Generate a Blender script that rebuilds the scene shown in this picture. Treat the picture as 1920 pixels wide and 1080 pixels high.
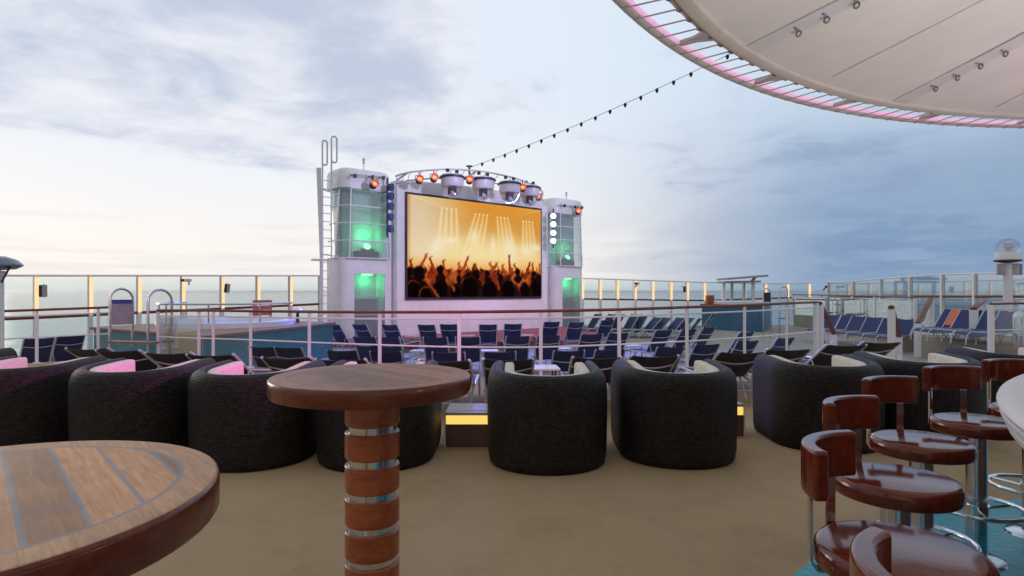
import bpy, bmesh, math, random
from mathutils import Vector, Matrix
random.seed(7)
R = math.radians
PI = math.pi
for o in list(bpy.data.objects):
    bpy.data.objects.remove(o)
SC = bpy.context.scene
COL = SC.collection

# ------------------------------------------------------------------ camera
F, CX, HY, CH = 1134.0, 960.0, 546.0, 1.45      # focal length in photo pixels, centre column, horizon row, eye height
cam_d = bpy.data.cameras.new("camera")
cam_d.sensor_width = 36.0
cam_d.lens = F / 1920 * 36
cam_d.shift_y = (HY - 540) / 1920
cam_d.clip_start = 0.05
cam_d.clip_end = 60000
cam = bpy.data.objects.new("camera", cam_d)
cam.location = (0, 0, CH)
cam.rotation_euler = (R(90), 0, 0)
COL.objects.link(cam)
SC.camera = cam
SC.view_settings.view_transform = 'Standard'
SC.view_settings.look = 'None'
SC.view_settings.exposure = 0.0
SC.view_settings.gamma = 1.0
SC.cycles.use_denoising = True
SC.cycles.transparent_max_bounces = 32
SC.cycles.max_bounces = 8
SC.cycles.caustics_reflective = False
SC.cycles.caustics_refractive = False
SC.cycles.sample_clamp_indirect = 6.0

def P(x, y, d):
    """photo pixel at a depth -> world point"""
    return Vector(((x - CX) / F * d, d, CH - (y - HY) / F * d))
def G(x, y, z):
    """photo pixel on a level plane z -> world point"""
    return P(x, y, (CH - z) * F / (y - HY))

# ------------------------------------------------------------------ node helpers
def N(nt, typ, **kw):
    n = nt.nodes.new(typ)
    for k, v in kw.items():
        setattr(n, k, v)
    return n
def setin(nt, sock, v):
    if isinstance(v, bpy.types.NodeSocket):
        nt.links.new(v, sock)
    elif isinstance(v, (tuple, list)) and len(v) == 3 and sock.type == 'RGBA':
        sock.default_value = (*v, 1)
    else:
        sock.default_value = v
def M2(nt, op, a, b=None, c=None, clamp=False):
    n = N(nt, 'ShaderNodeMath', operation=op)
    n.use_clamp = clamp
    setin(nt, n.inputs[0], a)
    if b is not None: setin(nt, n.inputs[1], b)
    if c is not None: setin(nt, n.inputs[2], c)
    return n.outputs[0]
def VM(nt, op, a, b=None, s=None):
    n = N(nt, 'ShaderNodeVectorMath', operation=op)
    setin(nt, n.inputs[0], a)
    if b is not None: setin(nt, n.inputs[1], b)
    if s is not None: setin(nt, n.inputs['Scale'], s)
    return n.outputs['Value'] if op in ('DOT_PRODUCT', 'LENGTH', 'DISTANCE') else n.outputs[0]
def MIX(nt, f, a, b, mode='MIX'):
    n = N(nt, 'ShaderNodeMix', data_type='RGBA', blend_type=mode)
    setin(nt, n.inputs[0], f); setin(nt, n.inputs[6], a); setin(nt, n.inputs[7], b)
    return n.outputs[2]
def SMOOTH(nt, x, a, b, lo=0.0, hi=1.0):
    n = N(nt, 'ShaderNodeMapRange', interpolation_type='SMOOTHSTEP')
    setin(nt, n.inputs[0], x)
    n.inputs[1].default_value = a; n.inputs[2].default_value = b
    n.inputs[3].default_value = lo; n.inputs[4].default_value = hi
    return n.outputs[0]
def NOISE(nt, vec, scale, detail=4, rough=0.55, dist=0.0):
    n = N(nt, 'ShaderNodeTexNoise')
    if vec is not None: nt.links.new(vec, n.inputs['Vector'])
    n.inputs['Scale'].default_value = scale
    n.inputs['Detail'].default_value = detail
    n.inputs['Roughness'].default_value = rough
    n.inputs['Distortion'].default_value = dist
    return n.outputs['Fac']

# ------------------------------------------------------------------ sky: Nishita dusk sky behind a broken cloud deck
GLOW_AZ = -26.0           # middle of the bright part of the cloud deck
SUN_AZ = -50.0            # degrees from straight ahead, negative = left
SUN_EL = 4.0
world = bpy.data.worlds.new("World")
SC.world = world
world.use_nodes = True
nt = world.node_tree
nt.nodes.clear()
out = N(nt, 'ShaderNodeOutputWorld')
sky = N(nt, 'ShaderNodeTexSky', sky_type='NISHITA')
sky.sun_disc = False
sky.sun_elevation = R(SUN_EL)
sky.sun_rotation = R(SUN_AZ)
sky.air_density = 1.0
sky.dust_density = 1.5
sky.ozone_density = 2.0
tc = N(nt, 'ShaderNodeTexCoord')
dirv = tc.outputs['Generated']
sep = N(nt, 'ShaderNodeSeparateXYZ')
nt.links.new(dirv, sep.inputs[0])
dx, dy, dz = sep.outputs
zz = M2(nt, 'MAXIMUM', dz, 0.0)
el = M2(nt, 'ARCSINE', zz)                                   # elevation, radians
hl = M2(nt, 'SQRT', M2(nt, 'ADD', M2(nt, 'MULTIPLY', dx, dx), M2(nt, 'ADD', M2(nt, 'MULTIPLY', dy, dy), 1e-6)))
sun_h = (math.sin(R(GLOW_AZ)), math.cos(R(GLOW_AZ)))
caz = M2(nt, 'DIVIDE', M2(nt, 'ADD', M2(nt, 'MULTIPLY', dx, sun_h[0]), M2(nt, 'MULTIPLY', dy, sun_h[1])), hl)   # cos of angle from the sun's azimuth
near_sun = SMOOTH(nt, caz, 0.56, 0.93)                       # 1 round the set sun, 0 from ~50 degrees off
# clear air between the clouds
low = SMOOTH(nt, el, 0.04, 0.36, 1.0, 0.0)
lowlow = SMOOTH(nt, el, 0.0, 0.16, 1.0, 0.0)
air = MIX(nt, near_sun, (0.64, 0.76, 0.91), (0.80, 0.89, 1.0))
air = MIX(nt, low, air, MIX(nt, near_sun, (0.20, 0.32, 0.52), (0.98, 0.965, 0.965)))
air = MIX(nt, M2(nt, 'MULTIPLY', lowlow, near_sun), air, (1.0, 0.950, 0.895))
nish = MIX(nt, 1.0, sky.outputs[0], (0.10, 0.10, 0.10), 'MULTIPLY')
air = MIX(nt, 0.04, air, nish)
# cloud deck: noise on a level plane seen in perspective
den = M2(nt, 'ADD', zz, 0.13)
comb = N(nt, 'ShaderNodeCombineXYZ')
setin(nt, comb.inputs[0], M2(nt, 'DIVIDE', dx, den))
setin(nt, comb.inputs[1], M2(nt, 'DIVIDE', dy, den))
comb.inputs[2].default_value = 3.7
n1 = NOISE(nt, comb.outputs[0], 0.80, 2, 0.5, 0.3)
n2 = NOISE(nt, comb.outputs[0], 2.9, 10, 0.60, 0.35)
nn = M2(nt, 'ADD', M2(nt, 'MULTIPLY', n1, 0.50), M2(nt, 'MULTIPLY', n2, 0.58))
# more cloud on the left aloft and in the bank far right
azx = M2(nt, 'DIVIDE', dx, hl)
left_aloft = M2(nt, 'MULTIPLY', SMOOTH(nt, azx, -0.22, 0.06, 1.0, 0.0), SMOOTH(nt, el, 0.13, 0.25))
low_clear = M2(nt, 'MULTIPLY', SMOOTH(nt, azx, -0.1, 0.15, 1.0, 0.0), SMOOTH(nt, el, 0.12, 0.24, 1.0, 0.0))
right_bank = M2(nt, 'MULTIPLY', SMOOTH(nt, azx, 0.10, 0.52), SMOOTH(nt, el, 0.16, 0.30, 1.0, 0.0))
gap = M2(nt, 'MULTIPLY', SMOOTH(nt, M2(nt, 'ABSOLUTE', M2(nt, 'SUBTRACT', azx, 0.07)), 0.05, 0.34, 1.0, 0.0), 1.0)
bias = M2(nt, 'SUBTRACT', M2(nt, 'ADD', M2(nt, 'MULTIPLY', left_aloft, 0.19), M2(nt, 'MULTIPLY', right_bank, 0.03)), M2(nt, 'ADD', M2(nt, 'MULTIPLY', gap, 0.09), M2(nt, 'MULTIPLY', low_clear, 0.14)))
cov = SMOOTH(nt, M2(nt, 'ADD', nn, bias), 0.50, 0.68)
shade = SMOOTH(nt, M2(nt, 'ADD', nn, M2(nt, 'MULTIPLY', bias, 0.45)), 0.50, 0.78)
c_lit = MIX(nt, near_sun, (0.36, 0.48, 0.67), (0.88, 0.89, 0.95))
c_dark = MIX(nt, near_sun, (0.28, 0.38, 0.55), (0.52, 0.59, 0.74))
cloud = MIX(nt, shade, c_lit, c_dark)
cfade = M2(nt, 'MULTIPLY', cov, SMOOTH(nt, el, 0.0, 0.05, 0.35, 0.95))
skyc = MIX(nt, cfade, air, cloud)
# the blue grey bank that rises to the right
edge = M2(nt, 'ADD', M2(nt, 'MULTIPLY', M2(nt, 'SUBTRACT', azx, 0.16), 0.42), 0.05)
comb3 = N(nt, 'ShaderNodeCombineXYZ')
setin(nt, comb3.inputs[0], M2(nt, 'MULTIPLY', azx, 5.0)); setin(nt, comb3.inputs[1], M2(nt, 'MULTIPLY', el, 16.0)); comb3.inputs[2].default_value = 7.9
n4 = NOISE(nt, comb3.outputs[0], 0.9, 8, 0.58, 0.5)
dd = M2(nt, 'ADD', M2(nt, 'SUBTRACT', edge, el), M2(nt, 'MULTIPLY', M2(nt, 'SUBTRACT', n4, 0.5), 0.34))
bank = M2(nt, 'MULTIPLY', SMOOTH(nt, dd, -0.03, 0.10), M2(nt, 'MULTIPLY', SMOOTH(nt, azx, 0.07, 0.26), 0.38))
skyc = MIX(nt, bank, skyc, MIX(nt, SMOOTH(nt, n4, 0.35, 0.7), (0.23, 0.34, 0.51), (0.33, 0.43, 0.59)))
# long grey strata low over the sea, stretched along the horizon
comb2 = N(nt, 'ShaderNodeCombineXYZ')
setin(nt, comb2.inputs[0], M2(nt, 'MULTIPLY', azx, 2.6))
setin(nt, comb2.inputs[1], M2(nt, 'MULTIPLY', el, 26.0))
comb2.inputs[2].default_value = 1.3
n3 = NOISE(nt, comb2.outputs[0], 1.0, 5, 0.55, 0.3)
MIXF = M2(nt, 'SUBTRACT', 0.70, M2(nt, 'MULTIPLY', near_sun, 0.20))
strat = M2(nt, 'MULTIPLY', SMOOTH(nt, n3, 0.46, 0.62), M2(nt, 'MULTIPLY', SMOOTH(nt, el, 0.06, 0.15, 1.0, 0.0), MIXF))
skyc = MIX(nt, strat, skyc, MIX(nt, near_sun, (0.26, 0.37, 0.53), (0.74, 0.75, 0.79)))
# the sea haze right on the horizon
hz = SMOOTH(nt, el, 0.0, 0.035, 0.75, 0.0)
skyc = MIX(nt, hz, skyc, MIX(nt, near_sun, (0.27, 0.40, 0.56), (0.80, 0.79, 0.78)))
# darker overhead and behind, away from the afterglow
up = SMOOTH(nt, dz, 0.45, 0.95)
skyc = MIX(nt, up, skyc, (0.50, 0.57, 0.68))
back = SMOOTH(nt, dy, 0.25, -0.5)
skyc = MIX(nt, back, skyc, (0.58, 0.57, 0.58))
bg = N(nt, 'ShaderNodeBackground')
nt.links.new(skyc, bg.inputs[0])
bg.inputs[1].default_value = 1.0
nt.links.new(bg.outputs[0], out.inputs[0])

# the sun is behind thin cloud at the horizon: weak, very soft
sl = bpy.data.lights.new("sun", 'SUN')
sl.energy = 0.5
sl.angle = R(20)
sl.color = (1.0, 0.85, 0.70)
so = bpy.data.objects.new("sun", sl)
COL.objects.link(so)
sd = Vector((math.sin(R(SUN_AZ)) * math.cos(R(SUN_EL + 4)), math.cos(R(SUN_AZ)) * math.cos(R(SUN_EL + 4)), math.sin(R(SUN_EL + 4))))
so.rotation_euler = sd.to_track_quat('Z', 'Y').to_euler()

# ------------------------------------------------------------------ materials
MATS = {}
def mat(name, color, rough=0.5, metal=0.0, var=0.0, vscale=6.0, bump=0.0, bscale=60.0, coat=0.0, spec=0.5, emit=None, estr=0.0, dark=None):
    m = bpy.data.materials.new(name)
    m.use_nodes = True
    t = m.node_tree
    b = t.nodes['Principled BSDF']
    b.inputs['Base Color'].default_value = (*color, 1)
    b.inputs['Roughness'].default_value = rough
    b.inputs['Metallic'].default_value = metal
    b.inputs['Specular IOR Level'].default_value = spec
    b.inputs['Coat Weight'].default_value = coat
    b.inputs['Coat Roughness'].default_value = 0.08
    if var > 0 or bump > 0:
        c = N(t, 'ShaderNodeTexCoord').outputs['Object']
    if var > 0:
        n = NOISE(t, c, vscale, 6, 0.6)
        d = dark or tuple(x * (1 - var) for x in color)
        l = tuple(min(1, x * (1 + var * 0.6)) for x in color)
        t.links.new(MIX(t, SMOOTH(t, n, 0.3, 0.7), d, l), b.inputs['Base Color'])
        t.links.new(SMOOTH(t, n, 0.3, 0.7, min(1, rough * 1.15), rough * 0.9), b.inputs['Roughness'])
    if bump > 0:
        bn = N(t, 'ShaderNodeBump')
        bn.inputs['Strength'].default_value = bump
        bn.inputs['Distance'].default_value = 0.004
        t.links.new(NOISE(t, c, bscale, 3, 0.6), bn.inputs['Height'])
        t.links.new(bn.outputs[0], b.inputs['Normal'])
    if emit:
        b.inputs['Emission Color'].default_value = (*emit, 1)
        b.inputs['Emission Strength'].default_value = estr
    MATS[name] = m
    return m

mat('white_paint', (0.78, 0.78, 0.79), 0.38, var=0.06, vscale=2.5, bump=0.05, bscale=30)
mat('rail_white', (0.76, 0.76, 0.78), 0.35)
mat('lounger_frame', (0.50, 0.50, 0.54), 0.35)
mat('steel', (0.62, 0.63, 0.66), 0.16, 1.0, var=0.08, vscale=9)
mat('chrome', (0.72, 0.73, 0.76), 0.07, 1.0)
mat('dark_metal', (0.045, 0.045, 0.05), 0.45, 0.6)
mat('black_plastic', (0.015, 0.015, 0.018), 0.45)
mat('grey_paint', (0.34, 0.33, 0.36), 0.5, var=0.1)
mat('cream_cushion', (0.66, 0.58, 0.47), 0.85, var=0.08, vscale=20, bump=0.3, bscale=240)
mat('sling_dark', (0.022, 0.023, 0.042), 0.62, var=0.12, vscale=40)
mat('sling_navy', (0.024, 0.030, 0.105), 0.62, var=0.12, vscale=40)
mat('sling_blue', (0.016, 0.034, 0.135), 0.6, var=0.12, vscale=30)
mat('orange_towel', (0.75, 0.20, 0.08), 0.9, var=0.1, vscale=14)
mat('hood_grey', (0.60, 0.60, 0.64), 0.4)
mat('stage_carpet', (0.42, 0.11, 0.17), 0.9, var=0.15, vscale=4)  # red carpet, tinted pinker in place of pink light falling on it
mat('tub_white', (0.75, 0.76, 0.80), 0.25)
mat('tub_water', (0.25, 0.55, 0.62), 0.04)
mat('sign_face', (0.30, 0.26, 0.31), 0.5, var=0.15, vscale=12)
mat('sign_header', (0.03, 0.05, 0.26), 0.45)
mat('table_top_white', (0.72, 0.72, 0.75), 0.35)
mat('terrazzo', (0.70, 0.66, 0.63), 0.32, var=0.12, vscale=160)
mat('terrazzo_edge', (0.66, 0.64, 0.65), 0.4, var=0.10, vscale=120)
mat('slate_top', (0.42, 0.38, 0.40), 0.5, var=0.08)
mat('dark_wood_panel', (0.12, 0.055, 0.042), 0.45, var=0.3, vscale=5)
mat('amber_glow', (0.9, 0.6, 0.2), 0.4, emit=(1.0, 0.64, 0.13), estr=0.98)
mat('led_amber', (0.9, 0.6, 0.35), 0.4, emit=(1.0, 0.54, 0.22), estr=1.1)
mat('dish_metal', (0.20, 0.22, 0.27), 0.18, 0.9)
mat('core_grey', (0.42, 0.41, 0.43), 0.5)
mat('led_pink', (0.8, 0.5, 0.7), 0.4, emit=(1.0, 0.50, 0.82), estr=0.42)
mat('par_glow', (0.9, 0.3, 0.1), 0.4, emit=(1.0, 0.30, 0.04), estr=1.6)
mat('par_rim', (0.35, 0.10, 0.12), 0.4, emit=(1.0, 0.10, 0.10), estr=0.45)
mat('blue_lamp_glow', (0.8, 0.9, 1.0), 0.4, emit=(0.80, 0.92, 1.0), estr=4.0)
mat('blue_lamp_off', (0.03, 0.05, 0.22), 0.15, coat=0.5)
mat('green_lamp_glow', (0.8, 1.0, 0.8), 0.4, emit=(0.62, 1.0, 0.72), estr=1.2)
mat('step_lamp_glow', (1.0, 0.85, 0.5), 0.4, emit=(1.0, 0.72, 0.30), estr=2.0)
mat('louver_grey', (0.52, 0.50, 0.53), 0.5)
mat('cable_black', (0.02, 0.02, 0.025), 0.6)
mat('rope', (0.55, 0.50, 0.48), 0.8)
mat('canopy_fabric', (0.82, 0.80, 0.79), 0.72, var=0.09, vscale=1.3, bump=0.5, bscale=3.5)
mat('canopy_frame', (0.72, 0.67, 0.63), 0.5, var=0.1, vscale=4)
mat('canopy_tube', (0.60, 0.53, 0.54), 0.4, var=0.08, vscale=5)
mat('canopy_strap', (0.70, 0.71, 0.74), 0.5, var=0.08, vscale=6)
mat('deck_riser', (0.70, 0.69, 0.71), 0.45, var=0.06)

def wood(name, c1, c2, rough, coat=0.0, axis=0, scale=1.0, spec=0.5):
    m = bpy.data.materials.new(name); m.use_nodes = True
    t = m.node_tree; b = t.nodes['Principled BSDF']
    c = N(t, 'ShaderNodeTexCoord').outputs['Object']
    mp = N(t, 'ShaderNodeMapping')
    sc = [26 * scale] * 3; sc[axis] = 2.2 * scale
    mp.inputs['Scale'].default_value = sc
    t.links.new(c, mp.inputs[0])
    n = NOISE(t, mp.outputs[0], 1.6, 8, 0.65, 0.6)
    n_2 = NOISE(t, c, 3.0, 3, 0.5)
    f = M2(t, 'ADD', M2(t, 'MULTIPLY', n, 0.8), M2(t, 'MULTIPLY', n_2, 0.3))
    t.links.new(MIX(t, SMOOTH(t, f, 0.35, 0.75), c1, c2), b.inputs['Base Color'])
    b.inputs['Roughness'].default_value = rough
    b.inputs['Coat Weight'].default_value = coat
    b.inputs['Coat Roughness'].default_value = 0.10
    b.inputs['Specular IOR Level'].default_value = spec
    bn = N(t, 'ShaderNodeBump'); bn.inputs['Strength'].default_value = 0.08; bn.inputs['Distance'].default_value = 0.002
    t.links.new(n, bn.inputs['Height']); t.links.new(bn.outputs[0], b.inputs['Normal'])
    MATS[name] = m
    return m
wood('mahogany_gloss', (0.085, 0.011, 0.006), (0.170, 0.028, 0.012), 0.13, coat=0.30, axis=0, spec=0.35)
wood('mahogany_rim', (0.095, 0.017, 0.007), (0.18, 0.042, 0.017), 0.28, coat=0.25, axis=0, spec=0.4)
wood('column_wood', (0.23, 0.044, 0.012), (0.42, 0.105, 0.031), 0.35, coat=0.2, axis=0)
wood('handrail_wood', (0.13, 0.034, 0.016), (0.24, 0.070, 0.030), 0.5, coat=0.03, axis=0, spec=0.25)
wood('tub_rim_wood', (0.18, 0.085, 0.045), (0.30, 0.15, 0.08), 0.5, axis=0)

def teak_top(name, angle, pitch, caulk_w, caulk_c, ring_r, ring_w, tint, rgh=0.5):
    """weathered teak planks with caulk seams inside a border ring; the pattern lies in the table's own coordinates"""
    m = bpy.data.materials.new(name); m.use_nodes = True
    t = m.node_tree; b = t.nodes['Principled BSDF']
    c = N(t, 'ShaderNodeTexCoord').outputs['Object']
    mp = N(t, 'ShaderNodeMapping'); mp.inputs['Rotation'].default_value = (0, 0, angle)
    t.links.new(c, mp.inputs[0])
    s = N(t, 'ShaderNodeSeparateXYZ'); t.links.new(mp.outputs[0], s.inputs[0])
    rr = VM(t, 'LENGTH', c)                      # z is zero at the table-top origin
    q = M2(t, 'DIVIDE', s.outputs[1], pitch)
    fr = M2(t, 'ABSOLUTE', M2(t, 'SUBTRACT', M2(t, 'FRACT', q), 0.5))
    line = M2(t, 'GREATER_THAN', fr, 0.5 - caulk_w / pitch / 2)
    inside = M2(t, 'LESS_THAN', rr, ring_r)
    ring = M2(t, 'LESS_THAN', M2(t, 'ABSOLUTE', M2(t, 'SUBTRACT', rr, ring_r)), ring_w / 2)
    seam = M2(t, 'MAXIMUM', M2(t, 'MULTIPLY', line, inside), ring)
    wn = N(t, 'ShaderNodeTexWhiteNoise', noise_dimensions='1D')
    t.links.new(M2(t, 'FLOOR', q), wn.inputs['W'])
    mp2 = N(t, 'ShaderNodeMapping'); mp2.inputs['Scale'].default_value = (5, 70, 5)
    t.links.new(mp.outputs[0], mp2.inputs[0])
    off = N(t, 'ShaderNodeCombineXYZ'); t.links.new(M2(t, 'MULTIPLY', wn.outputs[0], 9.0), off.inputs[2])
    grain = NOISE(t, VM(t, 'ADD', mp2.outputs[0], off.outputs[0]), 1.5, 8, 0.65, 0.8)
    blot = NOISE(t, c, 7.0, 4, 0.6)
    a = tuple(x * 0.62 for x in tint)
    col = MIX(t, SMOOTH(t, grain, 0.25, 0.75), a, tint)
    pl = MIX(t, wn.outputs[0], (0.52, 0.48, 0.48), (1.32, 1.18, 1.02))
    col = MIX(t, M2(t, 'MULTIPLY', inside, 0.9), col, MIX(t, 1.0, col, pl, 'MULTIPLY'))
    col = MIX(t, SMOOTH(t, blot, 0.45, 0.75, 0.0, 0.45), col, (0.30, 0.25, 0.24))
    col = MIX(t, M2(t, 'MULTIPLY', seam, 0.82), col, caulk_c)
    t.links.new(col, b.inputs['Base Color'])
    t.links.new(SMOOTH(t, blot, 0.3, 0.7, rgh - 0.06, rgh + 0.08), b.inputs['Roughness'])
    b.inputs['Specular IOR Level'].default_value = 0.22
    bn = N(t, 'ShaderNodeBump'); bn.inputs['Strength'].default_value = 0.25; bn.inputs['Distance'].default_value = 0.002
    t.links.new(M2(t, 'SUBTRACT', grain, M2(t, 'MULTIPLY', seam, 1.0)), bn.inputs['Height'])
    t.links.new(bn.outputs[0], b.inputs['Normal'])
    MATS[name] = m
    return m
teak_top('teak_worn', R(48), 0.078, 0.0085, (0.23, 0.25, 0.28), 0.335, 0.009, (0.62, 0.35, 0.19), 0.55)
teak_top('teak_polished', R(44), 0.062, 0.0035, (0.10, 0.085, 0.09), 0.325, 0.008, (0.36, 0.135, 0.075), 0.42)

def wicker():
    m = bpy.data.materials.new('wicker'); m.use_nodes = True
    t = m.node_tree; b = t.nodes['Principled BSDF']
    uv = N(t, 'ShaderNodeTexCoord').outputs['UV']
    s = N(t, 'ShaderNodeSeparateXYZ'); t.links.new(uv, s.inputs[0])
    U, V = 0.034, 0.0185
    u = M2(t, 'DIVIDE', s.outputs[0], U); v = M2(t, 'DIVIDE', s.outputs[1], V)
    row = M2(t, 'FLOOR', v)
    par = M2(t, 'MODULO', row, 2.0)
    uu = M2(t, 'FRACT', M2(t, 'ADD', u, M2(t, 'MULTIPLY', par, 0.5)))
    vv = M2(t, 'FRACT', v)
    hu = M2(t, 'SINE', M2(t, 'MULTIPLY', uu, PI))
    hv = M2(t, 'SINE', M2(t, 'MULTIPLY', vv, PI))
    h = M2(t, 'MULTIPLY', M2(t, 'POWER', hu, 0.6), M2(t, 'POWER', hv, 0.6))
    wn = N(t, 'ShaderNodeTexWhiteNoise', noise_dimensions='2D')
    cc = N(t, 'ShaderNodeCombineXYZ')
    t.links.new(M2(t, 'FLOOR', M2(t, 'ADD', u, M2(t, 'MULTIPLY', par, 0.5))), cc.inputs[0]); t.links.new(row, cc.inputs[1])
    t.links.new(cc.outputs[0], wn.inputs['Vector'])
    big = NOISE(t, uv, 4.0, 4, 0.6)
    strand = MIX(t, wn.outputs[0], (0.008, 0.0058, 0.0050), (0.036, 0.026, 0.021))
    strand = MIX(t, SMOOTH(t, big, 0.40, 0.7, 0.0, 0.45), strand, (0.016, 0.012, 0.011))
    col = MIX(t, SMOOTH(t, h, 0.15, 0.6), (0.006, 0.005, 0.005), strand)
    t.links.new(col, b.inputs['Base Color'])
    b.inputs['Roughness'].default_value = 0.5
    b.inputs['Specular IOR Level'].default_value = 0.22
    bn = N(t, 'ShaderNodeBump'); bn.inputs['Strength'].default_value = 0.95; bn.inputs['Distance'].default_value = 0.006
    t.links.new(h, bn.inputs['Height']); t.links.new(bn.outputs[0], b.inputs['Normal'])
    MATS['wicker'] = m
wicker()

def floor_mat(name, c1, c2, stain, speck=400.0, rough=0.85):
    m = bpy.data.materials.new(name); m.use_nodes = True
    t = m.node_tree; b = t.nodes['Principled BSDF']
    c = N(t, 'ShaderNodeTexCoord').outputs['Object']
    fine = NOISE(t, c, speck, 2, 0.7)
    mid = NOISE(t, c, 2.2, 7, 0.62, 0.4)
    big = NOISE(t, c, 0.55, 4, 0.55)
    col = MIX(t, SMOOTH(t, fine, 0.3, 0.7), c1, c2)
    col = MIX(t, SMOOTH(t, mid, 0.44, 0.72, 0.0, 0.42), col, stain)
    col = MIX(t, SMOOTH(t, big, 0.42, 0.7, 0.0, 0.30), col, tuple(x * 1.25 for x in c2))
    t.links.new(col, b.inputs['Base Color'])
    b.inputs['Roughness'].default_value = rough
    b.inputs['Specular IOR Level'].default_value = 0.25
    bn = N(t, 'ShaderNodeBump'); bn.inputs['Strength'].default_value = 0.5; bn.inputs['Distance'].default_value = 0.003
    t.links.new(fine, bn.inputs['Height']); t.links.new(bn.outputs[0], b.inputs['Normal'])
    MATS[name] = m
floor_mat('deck_covering', (0.270, 0.188, 0.094), (0.495, 0.356, 0.202), (0.225, 0.152, 0.072), 150)
floor_mat('pool_deck_covering', (0.30, 0.27, 0.24), (0.42, 0.38, 0.34), (0.28, 0.25, 0.23), 200)
floor_mat('terrace_covering', (0.26, 0.22, 0.17), (0.36, 0.31, 0.25), (0.24, 0.20, 0.16), 200)

def tiles(name, size, c1, c2, grout, rough=0.3, polar=False):
    m = bpy.data.materials.new(name); m.use_nodes = True
    t = m.node_tree; b = t.nodes['Principled BSDF']
    co = N(t, 'ShaderNodeTexCoord')
    br = N(t, 'ShaderNodeTexBrick')
    br.offset = 0.0
    t.links.new(co.outputs['UV'] if polar else co.outputs['Object'], br.inputs['Vector'])
    br.inputs['Color1'].default_value = (*c1, 1); br.inputs['Color2'].default_value = (*c2, 1); br.inputs['Mortar'].default_value = (*grout, 1)
    br.inputs['Scale'].default_value = 1.0
    br.inputs['Mortar Size'].default_value = size * 0.06
    br.inputs['Brick Width'].default_value = size; br.inputs['Row Height'].default_value = size
    n = NOISE(t, co.outputs['Object'], 1.4, 5, 0.6)
    t.links.new(MIX(t, SMOOTH(t, n, 0.4, 0.7, 0.0, 0.35), br.outputs[0], tuple(x * 0.7 for x in c1)), b.inputs['Base Color'])
    b.inputs['Roughness'].default_value = rough
    bn = N(t, 'ShaderNodeBump'); bn.inputs['Strength'].default_value = 0.3; bn.inputs['Distance'].default_value = 0.002
    bn.invert = True
    t.links.new(br.outputs['Fac'], bn.inputs['Height']); t.links.new(bn.outputs[0], b.inputs['Normal'])
    MATS[name] = m
tiles('teal_mosaic', 0.055, (0.010, 0.30, 0.37), (0.022, 0.41, 0.47), (0.035, 0.19, 0.23), 0.35)
tiles('tub_tiles', 0.06, (0.03, 0.17, 0.20), (0.06, 0.24, 0.26), (0.05, 0.12, 0.14), 0.3, True)
tiles('tub_tiles_blue', 0.06, (0.025, 0.12, 0.24), (0.05, 0.19, 0.32), (0.03, 0.09, 0.16), 0.3, True)

def glass(name, tint, refl=0.10, alpha_white=0.0):
    m = bpy.data.materials.new(name); m.use_nodes = True
    t = m.node_tree; t.nodes.clear()
    o = N(t, 'ShaderNodeOutputMaterial')
    tr = N(t, 'ShaderNodeBsdfTransparent'); tr.inputs[0].default_value = (*tint, 1)
    gl = N(t, 'ShaderNodeBsdfGlossy'); gl.inputs['Roughness'].default_value = 0.02
    fr = N(t, 'ShaderNodeFresnel'); fr.inputs[0].default_value = 1.35
    mx = N(t, 'ShaderNodeMixShader')
    t.links.new(M2(t, 'MULTIPLY', fr.outputs[0], refl * 10), mx.inputs[0])
    t.links.new(tr.outputs[0], mx.inputs[1]); t.links.new(gl.outputs[0], mx.inputs[2])
    last = mx.outputs[0]
    if alpha_white > 0:
        df = N(t, 'ShaderNodeBsdfDiffuse'); df.inputs[0].default_value = (0.7, 0.75, 0.75, 1)
        m2 = N(t, 'ShaderNodeMixShader'); m2.inputs[0].default_value = alpha_white
        t.links.new(last, m2.inputs[1]); t.links.new(df.outputs[0], m2.inputs[2]); last = m2.outputs[0]
    t.links.new(last, o.inputs[0])
    MATS[name] = m
glass('screen_glass', (0.93, 0.965, 0.965), 0.06)
glass('rail_glass', (0.93, 0.965, 0.965), 0.05)
glass('tower_glass', (0.84, 0.90, 0.88), 0.05, 0.16)
glass('dome_glass', (0.95, 0.96, 0.97), 0.035, 0.06)

def sea_mat():
    m = bpy.data.materials.new('sea_water'); m.use_nodes = True
    t = m.node_tree; b = t.nodes['Principled BSDF']
    c = N(t, 'ShaderNodeTexCoord').outputs['Object']
    b.inputs['Base Color'].default_value = (0.07, 0.16, 0.20, 1)
    b.inputs['Roughness'].default_value = 0.13
    b.inputs['IOR'].default_value = 1.33
    n = M2(t, 'ADD', NOISE(t, c, 0.05, 8, 0.62, 0.3), M2(t, 'MULTIPLY', NOISE(t, c, 0.006, 4, 0.5), 1.5))
    bn = N(t, 'ShaderNodeBump'); bn.inputs['Strength'].default_value = 0.22; bn.inputs['Distance'].default_value = 4.0
    t.links.new(n, bn.inputs['Height']); t.links.new(bn.outputs[0], b.inputs['Normal'])
    MATS['sea_water'] = m
sea_mat()

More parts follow.
